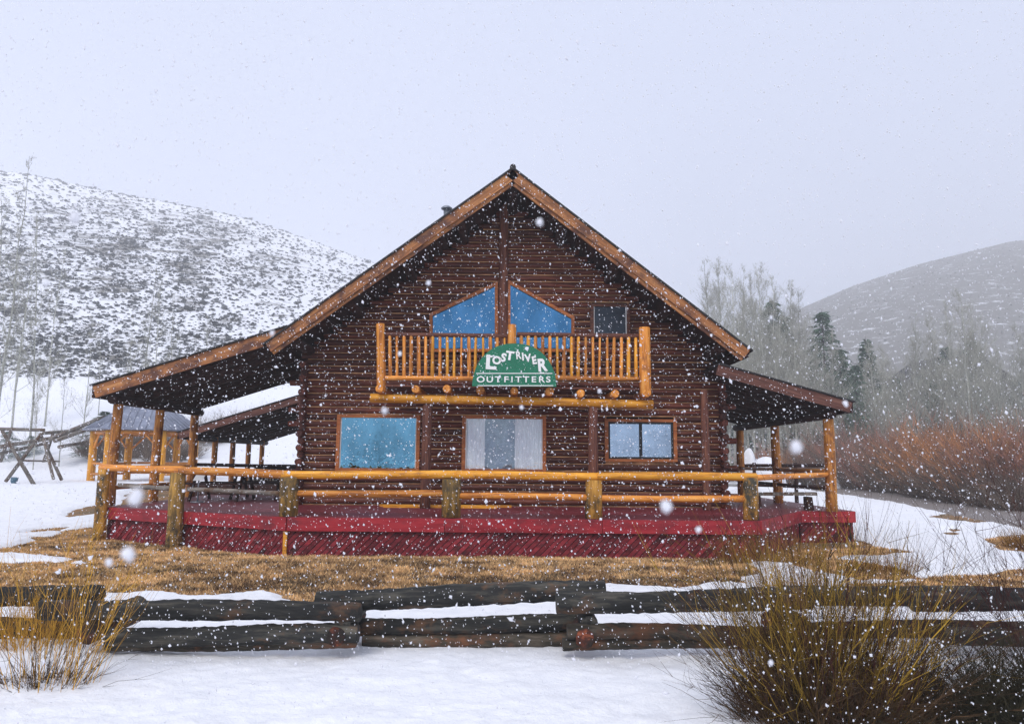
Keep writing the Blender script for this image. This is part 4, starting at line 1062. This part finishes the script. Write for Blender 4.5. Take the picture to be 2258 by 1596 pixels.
ASP = [bare_tree(100 + i, 14, .20 + .03 * i, 60, 900, crown0=.22, r0_=.11) for i in range(3)]
THIN = [bare_tree(200 + i, 10, .15 + .03 * i, 30, 230, crown0=.15, r0_=.05) for i in range(3)]
def put_tree(pr, px, Y_, top, hgt, lab, group, rot, name='aspen_tree', cat='tree'):
    q = P(px, top, Y_); zb = gz(q.x, Y_) - .1; s_ = (q.z - zb) / hgt
    return plant(name, lab, cat, (q.x, Y_, zb), [('trunk', pr[0], None), ('twigs', pr[1], None)], group, rot, s_)
L_TREES = [(22, 50, 430, 1), (48, 47, 350, 0), (72, 52, 470, 2), (112, 48, 485, 0), (135, 53, 540, 1), (338, 50, 585, 0), (360, 55, 600, 1), (392, 52, 650, 2), (-15, 44, 600, 2), (150, 44, 800, 1), (96, 43, 780, 2), (205, 50, 690, 1), (232, 56, 730, 0), (300, 52, 700, 2), (460, 56, 690, 1)]
lmk = ['left of the tallest one', 'the tallest at the far left', 'right beside the tallest one', 'over the right swing leg', 'just right of the swing frame', 'before the hill left of the porch roof', 'in the middle of the porch roof group', 'nearest the porch roof in its group',
       'cut by the left edge', 'short with its foot right of the swing', 'short behind the swing beam', 'slim above the porch eave tip', 'small one above the eave tip', 'slim between the two groups', 'small above the middle of the porch roof']
for i, (px, Y_, top, k_) in enumerate(L_TREES):
    put_tree(THIN[k_], px, Y_, top, 10, 'thin pale leafless aspen ' + lmk[i], 'leafless aspens in front of the left hill', i * 2.1)
W3 = []
rgrp = 'leafless aspens standing behind the right porch'
R_TREES = [(1562, 56, 572), (1590, 60, 575), (1608, 54, 600), (1632, 62, 590), (1660, 57, 600), (1682, 60, 592), (1704, 55, 610), (1728, 63, 622), (1752, 58, 650), (1600, 50, 690), (1640, 49, 700), (1672, 50, 690), (1712, 50, 700), (1745, 50, 715), (1778, 52, 700), (1800, 50, 740), (1830, 54, 730), (1575, 48, 640), (1655, 47, 740), (1690, 46, 750), (1728, 46, 740), (1765, 46, 760)]
ORD = ['first', 'second', 'third', 'fourth', 'fifth', 'sixth', 'seventh', 'eighth', 'ninth', 'tenth', 'eleventh']
for i, (px, Y_, top) in enumerate(R_TREES):
    rank = sorted(R_TREES).index((px, Y_, top)); ow = ORD[rank] if rank < 11 else ORD[21 - rank]
    put_tree(ASP[i % 3], px, Y_ * 1.5, top, 14, ('tall' if top < 660 else 'shorter') + ' leafless pale aspen, ' + (ow + ' from the ' + ('left' if rank < 11 else 'right')).strip() + ' in the stand', rgrp, i * 1.3)
for i in range(26):
    px = 1880 + i * 15.5 + random.uniform(-6, 6); Y_ = random.uniform(58, 76); top = random.uniform(740, 830)
    W3.append((px, Y_, top))
R2 = [(1925, 46, 755, 'first of the two thin trunks right of the porch eave'), (1942, 48, 770, 'second of the two thin trunks right of the porch eave'), (1992, 52, 800, 'slim pale one right of the slim spruce'), (2062, 46, 690, 'leaning pale one left of the thick trunk'), (2118, 42, 650, 'thick bright trunk above the orange thicket'), (2136, 43, 700, 'right hand twin of the thick bright trunk'), (2196, 50, 760, 'slim one before the far roof'), (2245, 48, 720, 'hazy one at the right edge'), (2010, 60, 690, 'hazy reddish one against the right hill'), (2090, 64, 660, 'tall hazy one against the right hill'), (2170, 66, 700, 'far hazy one right of the thick trunk')]
for i, (px, Y_, top, lab) in enumerate(R2):
    put_tree(ASP[(i + 1) % 3], px, Y_ * 1.5, top, 14, 'leafless aspen, ' + lab, 'leafless aspens behind the willow thickets', i * 1.9 + .5)

for i, (px, Y_, top) in enumerate(W3):
    where = ['just right of the porch eave', 'above the left of the red thickets', 'left of the thick pale trunk', 'around the thick pale trunk', 'right of the thick pale trunk', 'before the far cabin', 'at the right edge'][min(6, i // 4)]
    wh = ['nearest the eave side', 'second from the eave side', 'third from the eave side', 'farthest to the right'][i % 4]
    put_tree(ASP[i % 3], px, Y_ * 1.5, top, 14, 'hazy grey tree ' + where + ', ' + wh, 'hazy grey trees behind the willow thickets', i * 2.7)

def conifer(seedv, h=14, w=2.2, n=380):
    g = np.random.default_rng(seedv); tr = MB(); tr.tube([(0, 0, 0), (0, 0, h * .5), (0, 0, h)], [.18, .1, .01], 7); trunk = tr.mesh('trunk'); trunk.materials.append(MDARK)
    t = g.random(n) ** .8 * .95 + .03; z = h * t; L = w * (1 - t) ** .85 * g.uniform(.6, 1.15, n) + .12; az_ = g.uniform(0, 2 * np.pi, n)
    vs = []; fs = []; tn = []
    for i in range(n):
        m = 18; s = g.random(m) ** .7; dx, dy = math.cos(az_[i]), math.sin(az_[i])
        x = dx * L[i] * s; y = dy * L[i] * s; zz = z[i] - L[i] * .35 * s + .1 * s * s * L[i]
        off = g.normal(0, .10, (m, 3)) * (1.2 - s)[:, None]
        for k in range(m):
            c = np.array([x[k], y[k], zz[k]]) + off[k]; a = g.normal(0, 1, 3); a /= np.linalg.norm(a); b = np.array([dx, dy, -.45]) + g.normal(0, .4, 3); sz = .17 * g.uniform(.6, 1.4)
            base = len(vs); vs += [c - a * sz * .35, c + a * sz * .35, c + b * sz * 1.5]; fs.append((base, base + 1, base + 2)); tn += [g.random()] * 3
    return trunk, np_mesh('needles', vs, fs, MCON, False, np.array(tn))
CON = [conifer(31, 14, 4.2), conifer(32, 14, 5.0), conifer(33, 14, 3.4)]
for i, (px, Y_, top, k_, lab) in enumerate([(1702, 64, 655, 0, 'tall spruce with its tip among the aspens'), (1730, 68, 690, 2, 'slim spruce just right of the tall one'), (1638, 66, 705, 2, 'spruce tip just above the main roof edge'), (1812, 60, 682, 1, 'broad dark spruce above the right porch roof'), (1850, 58, 765, 0, 'dark bluish spruce over the end of the porch roof'), (1885, 60, 800, 1, 'short dark spruce beside the porch eave'),
                                            (1908, 62, 742, 2, 'slim spruce standing alone right of the porch eave'), (1975, 70, 830, 1, 'low spruce behind the pale trunks'), (2030, 68, 820, 0, 'low green spruce left of the thick trunk'), (2085, 72, 760, 1, 'hazy spruce behind the thick trunk'), (2140, 74, 745, 0, 'tall hazy spruce right of the thick trunk'), (2190, 70, 800, 2, 'far spruce before the far roof'), (2240, 66, 835, 1, 'low spruce at the right edge before the far cabin'), (2055, 62, 835, 2, 'small spruce left of the thick pale trunk'), (2160, 60, 850, 1, 'low wide spruce right of the thick pale trunk'), (1945, 66, 850, 0, 'low spruce between the thin pale trunks'), (1775, 66, 790, 1, 'spruce low behind the aspen stand')]):
    Y_ *= 1.5; q = P(px, top, Y_); zb = gz(q.x, Y_) - .1; s_ = (q.z - zb) / 14
    plant('spruce_tree', 'dark ' + lab if not lab.startswith(('broad', 'dark')) else lab, 'tree', (q.x, Y_, zb), [('trunk', CON[k_][0], None), ('needles', CON[k_][1], None)], 'spruces behind the aspens', i * 1.1, s_)
# a few cones of spruce low at the left behind the gazebo and swing
for i, (px, Y_, top, lab) in enumerate([(20, 46, 950, 'low dark evergreen shrub behind the swing frame'), (70, 47, 960, 'second low evergreen shrub behind the swing crossbeam'), (232, 47, 905, 'small evergreen by the gazebo roof corner')]):
    q = P(px, top, Y_); zb = gz(q.x, Y_) - .1; s_ = max(.08, (q.z - zb) / 14); o = plant('evergreen_shrub', lab, 'shrub', (q.x, Y_, zb), [('needles', CON[1][1], None)], None, i, s_)
    for c_ in o.children: c_.scale.x *= 3; c_.scale.y *= 2.4

# far cabin at the right
FY = 118.0
q = P(2128, 772, FY); g0 = gz(q.x, FY); zr = q.z
fc = thing('far_cabin', 'dark purplish cabin with a steep roof far back at the right edge', 'cabin', (q.x, FY, g0))
mm = MB(); mm.prism([(q.x - 7, FY, g0 - 1), (q.x + 13, FY, g0 - 1), (q.x + 13, FY, zr - 9.2), (q.x, FY, zr - .5), (q.x - 7, FY, zr - 5.4)], (0, 16, 0)); mm.build('wall', plain('purple_brown_log_wall', (.05, .028, .04), .8), fc)
for s_, xe, ze in ((-1, -8.4, 6.0), (1, 15, 9.9)):
    mm = MB(); mm.prism([(q.x, FY - 1.2, zr), (q.x + xe, FY - 1.2, zr - ze), (q.x + xe, FY - 1.2, zr - ze - .45), (q.x, FY - 1.2, zr - .45)], (0, 18, 0)); mm.build('roof', MSHING, fc)
for xx_ in (-3.5, 1.0, 5.5):
    mm = MB(); mm.box((q.x + xx_, FY - .1, g0 + 2.0), (q.x + xx_ + 1.8, FY - .03, g0 + 3.8)); wn = mm.build('window', MBLACK, fc); mm = MB(); mm.box((q.x + xx_ + .12, FY - .16, g0 + 2.12), (q.x + xx_ + 1.68, FY - .12, g0 + 3.68)); mm.build('pane', MSCREEN, wn)

# snow mounds and rail fence at the right beyond the porch
for px, py, Y_, rx, rz_, lab in ((1652, 985, 34, .45, 1.15, 'tall white snow pile beyond the right porch by the post'), (1690, 1004, 36, 1.0, .5, 'low white snow pile behind the right porch posts'), (1862, 1046, 47, 1.0, .35, 'small ploughed snow mound beside the road right of the porch'), (1690, 1062, 30, 1.6, .2, 'flat snow heap below the snow pile beyond the porch')):
    q = P(px, py, Y_); zb = gz(q.x, Y_); n1, n2 = 18, 10; vs = []; fs = []
    for a_ in range(n2 + 1):
        for b_ in range(n1):
            ph = a_ / n2 * math.pi / 2; th = b_ / n1 * 2 * math.pi; rr_ = 1 + .18 * math.sin(3 * th + px) + .08 * math.sin(7 * th)
            vs.append((rx * rr_ * math.cos(ph) * math.cos(th), rx * .8 * rr_ * math.cos(ph) * math.sin(th), max(.15, q.z - zb) * math.sin(ph)))
    for a_ in range(n2):
        for b_ in range(n1): fs.append((a_ * n1 + b_, a_ * n1 + (b_ + 1) % n1, (a_ + 1) * n1 + (b_ + 1) % n1, (a_ + 1) * n1 + b_))
    me = np_mesh('snow_pile', vs, fs, MSNOW, True); o = link('snow_pile', me, None, None, Matrix.Translation((q.x, Y_, zb - .05))); tag(o, lab, 'snow pile')
rf = thing('rail_fence', 'dark log rail fence seen between the right porch posts', 'fence', P(1740, 1040, 27))
for y1, y2 in ((1026, 1026), (1068, 1074)):
    log('rail', P(1640, y1, 27), P(1826, y2, 25), .06, .06, MDARK, rf)
for px in (1668, 1760, 1838):
    q = P(px, 1060, 26); log('post', (q.x, 26.2, -.1), (q.x, 26.2, P(px, 1020, 26).z), .07, .06, MDARK, rf)

# ------------------------------------------------------------------ brush on the hills
def tuft_mesh(name, x, y, size, label, lo=0):
    n = len(x); z = terrain(x, y); K = 16
    ang = rng.uniform(0, 2 * np.pi, (n, K)); el = rng.uniform(.15, 1.25, (n, K)); L = size[:, None] * rng.uniform(.5, 1.1, (n, K))
    d = np.stack([np.cos(ang) * np.sin(el), np.sin(ang) * np.sin(el), np.cos(el) * .62], -1)
    c = np.stack([x, y, z - .05], -1)[:, None]; tip = c + d * L[..., None]
    side = np.stack([-np.sin(ang), np.cos(ang), np.zeros_like(ang)], -1) * (L * .38)[..., None]
    mid = c + d * (L * .55)[..., None]
    v = np.stack([np.broadcast_to(c, tip.shape), mid + side, tip, mid - side], 2).reshape(-1, 3)
    f = np.arange(n * K * 4).reshape(-1, 4); tn = np.repeat(np.clip(rng.random(n * K) * .9, 0, 1), 4)
    me = np_mesh(name, v, f, MSAGE, False, tn); tag(link(name, me, None), label, 'brush', None, 'stuff')
# left hill
N = 46000; y = 1 / rng.uniform(1 / 520, 1 / 74, N); x = rng.uniform(-1.0, -.10, N) * y
d_ = brush_density(x, y); keep = rng.random(N) < d_ ** 1.5 * 1.0; x, y = x[keep], y[keep]
tuft_mesh('sagebrush', x, y, rng.lognormal(math.log(.52), .38, len(x)) * (.35 + y * .0034), 'dark sagebrush tufts covering the snowy left hill')
N = 9000; y = 1 / rng.uniform(1 / 620, 1 / 110, N); x = rng.uniform(.25, 1.0, N) * y
d_ = brush_density(x, y); keep = rng.random(N) < d_ ** 1.5 * .6; x, y = x[keep], y[keep]
tuft_mesh('hill_brush', x, y, rng.uniform(.3, .8, len(x)) * (.3 + y * .0020), 'grey brush covering the hazy right hill')

# tree line on the far side of the valley, behind the photographer (it shows in the window panes)
def woods():
    _, cm_ = conifer(77, 9, 2.6, 70); nv = len(cm_.vertices); co_ = np.zeros(nv * 3); cm_.vertices.foreach_get('co', co_); co_ = co_.reshape(-1, 3)
    vs = []; tn = []
    for i in range(110):
        sx = rng.uniform(-150, 150); sy = rng.uniform(-150, -95); k = rng.uniform(.25, .75)
        vs.append(co_ * [k, k, k] + [sx, sy, -.3]); tn.append(rng.random(nv))
    v = np.concatenate(vs); me = np_mesh('far_woods', v, np.arange(len(v)).reshape(-1, 3), MCON, False, np.concatenate(tn))
    tag(link('far_woods', me, None), 'dark line of trees mirrored low in the window panes', 'woods', None, 'stuff')
woods()

# ------------------------------------------------------------------ falling snow
def snowfall(n):
    y = 2.2 + 12.5 * rng.random(n) ** 1.0 * 1.0
    y = np.where(rng.random(n) < .55, y, 2.5 + 9 * rng.random(n))
    x = rng.uniform(-.95, .95, n) * y; z = CZ + rng.uniform(-.42, .80, n) * y
    r = rng.lognormal(math.log(.0036), .42, n) * (.45 + .075 * y)
    ok = z > .1; 
    # not inside the cabin's roof overhang volume
    ok &= y < 14.0
    return x[ok], y[ok], z[ok], np.clip(r[ok], .002, .018)
x, y, z, r = snowfall(80000)
def add_big(pxs):
    o = []
    for px, py, Y_, rad in pxs:
        q = P(px, py, Y_); o.append((q.x, q.y, q.z, rad))
    return np.array(o)
bigs = add_big([(1467, 1115, .34, .0032), (283, 1222, .30, .0030), (300, 1095, .27, .0030), (165, 480, .30, .0028), (945, 624, .62, .0022), (1540, 1168, .5, .0022), (848, 905, .42, .0022), (1150, 898, .7, .0022), (882, 780, .75, .0026), (1865, 890, .65, .0028), (1322, 862, .8, .0024), (100, 625, .4, .002),
                (1755, 985, .30, .0028), (1190, 490, .42, .0024), (600, 735, .5, .002), (1700, 700, .7, .002), (240, 1240, .4, .002), (1700, 1460, .8, .003), (500, 1480, .7, .002)])
n = len(x); oc = np.array([(1, 0, 0), (0, 1, 0), (-1, 0, 0), (0, -1, 0), (0, 0, 1), (0, 0, -1)], float); of = np.array([(0, 1, 4), (1, 2, 4), (2, 3, 4), (3, 0, 4), (1, 0, 5), (2, 1, 5), (3, 2, 5), (0, 3, 5)])
jit = rng.uniform(.5, 1.4, (n, 6, 1)); st_ = rng.uniform(.6, 1.2, (n, 1, 3)); st_[:, 0, 2] *= 1.45
v = oc[None] * jit * st_ * r[:, None, None]
an = rng.normal(.35, .5, n); ca, sa = np.cos(an), np.sin(an); vx = v[..., 0] * ca[:, None] - v[..., 2] * sa[:, None]; vz = v[..., 0] * sa[:, None] + v[..., 2] * ca[:, None]
v = np.stack([vx, v[..., 1], vz], -1) + np.stack([x, y, z], -1)[:, None]
f = (of[None] + (np.arange(n) * 6)[:, None, None]).reshape(-1, 3)
v = v.reshape(-1, 3)
sv = []; sf = []
for bx, by, bz, br_ in bigs:
    b0 = len(v) + len(sv); nu, nv_ = 9, 7
    for a_ in range(nv_ + 1):
        for c_ in range(nu):
            th = a_ / nv_ * math.pi; ph = c_ / nu * 2 * math.pi; k_ = br_ * random.uniform(.5, 1.05)
            sv.append((bx + k_ * math.sin(th) * math.cos(ph), by + k_ * math.sin(th) * math.sin(ph), bz + k_ * 1.1 * math.cos(th)))
    for a_ in range(nv_):
        for c_ in range(nu):
            p_, q_ = b0 + a_ * nu + c_, b0 + a_ * nu + (c_ + 1) % nu
            sf += [(p_, q_, q_ + nu), (p_, q_ + nu, p_ + nu)]
v = np.concatenate([v, np.array(sv)]); f = np.concatenate([f, np.array(sf)])
me = np_mesh('falling_snow', v, f, MFLAKE, True); tag(link('falling_snow', me, None), 'white snowflakes falling in front of the cabin', 'snowflakes', None, 'stuff')
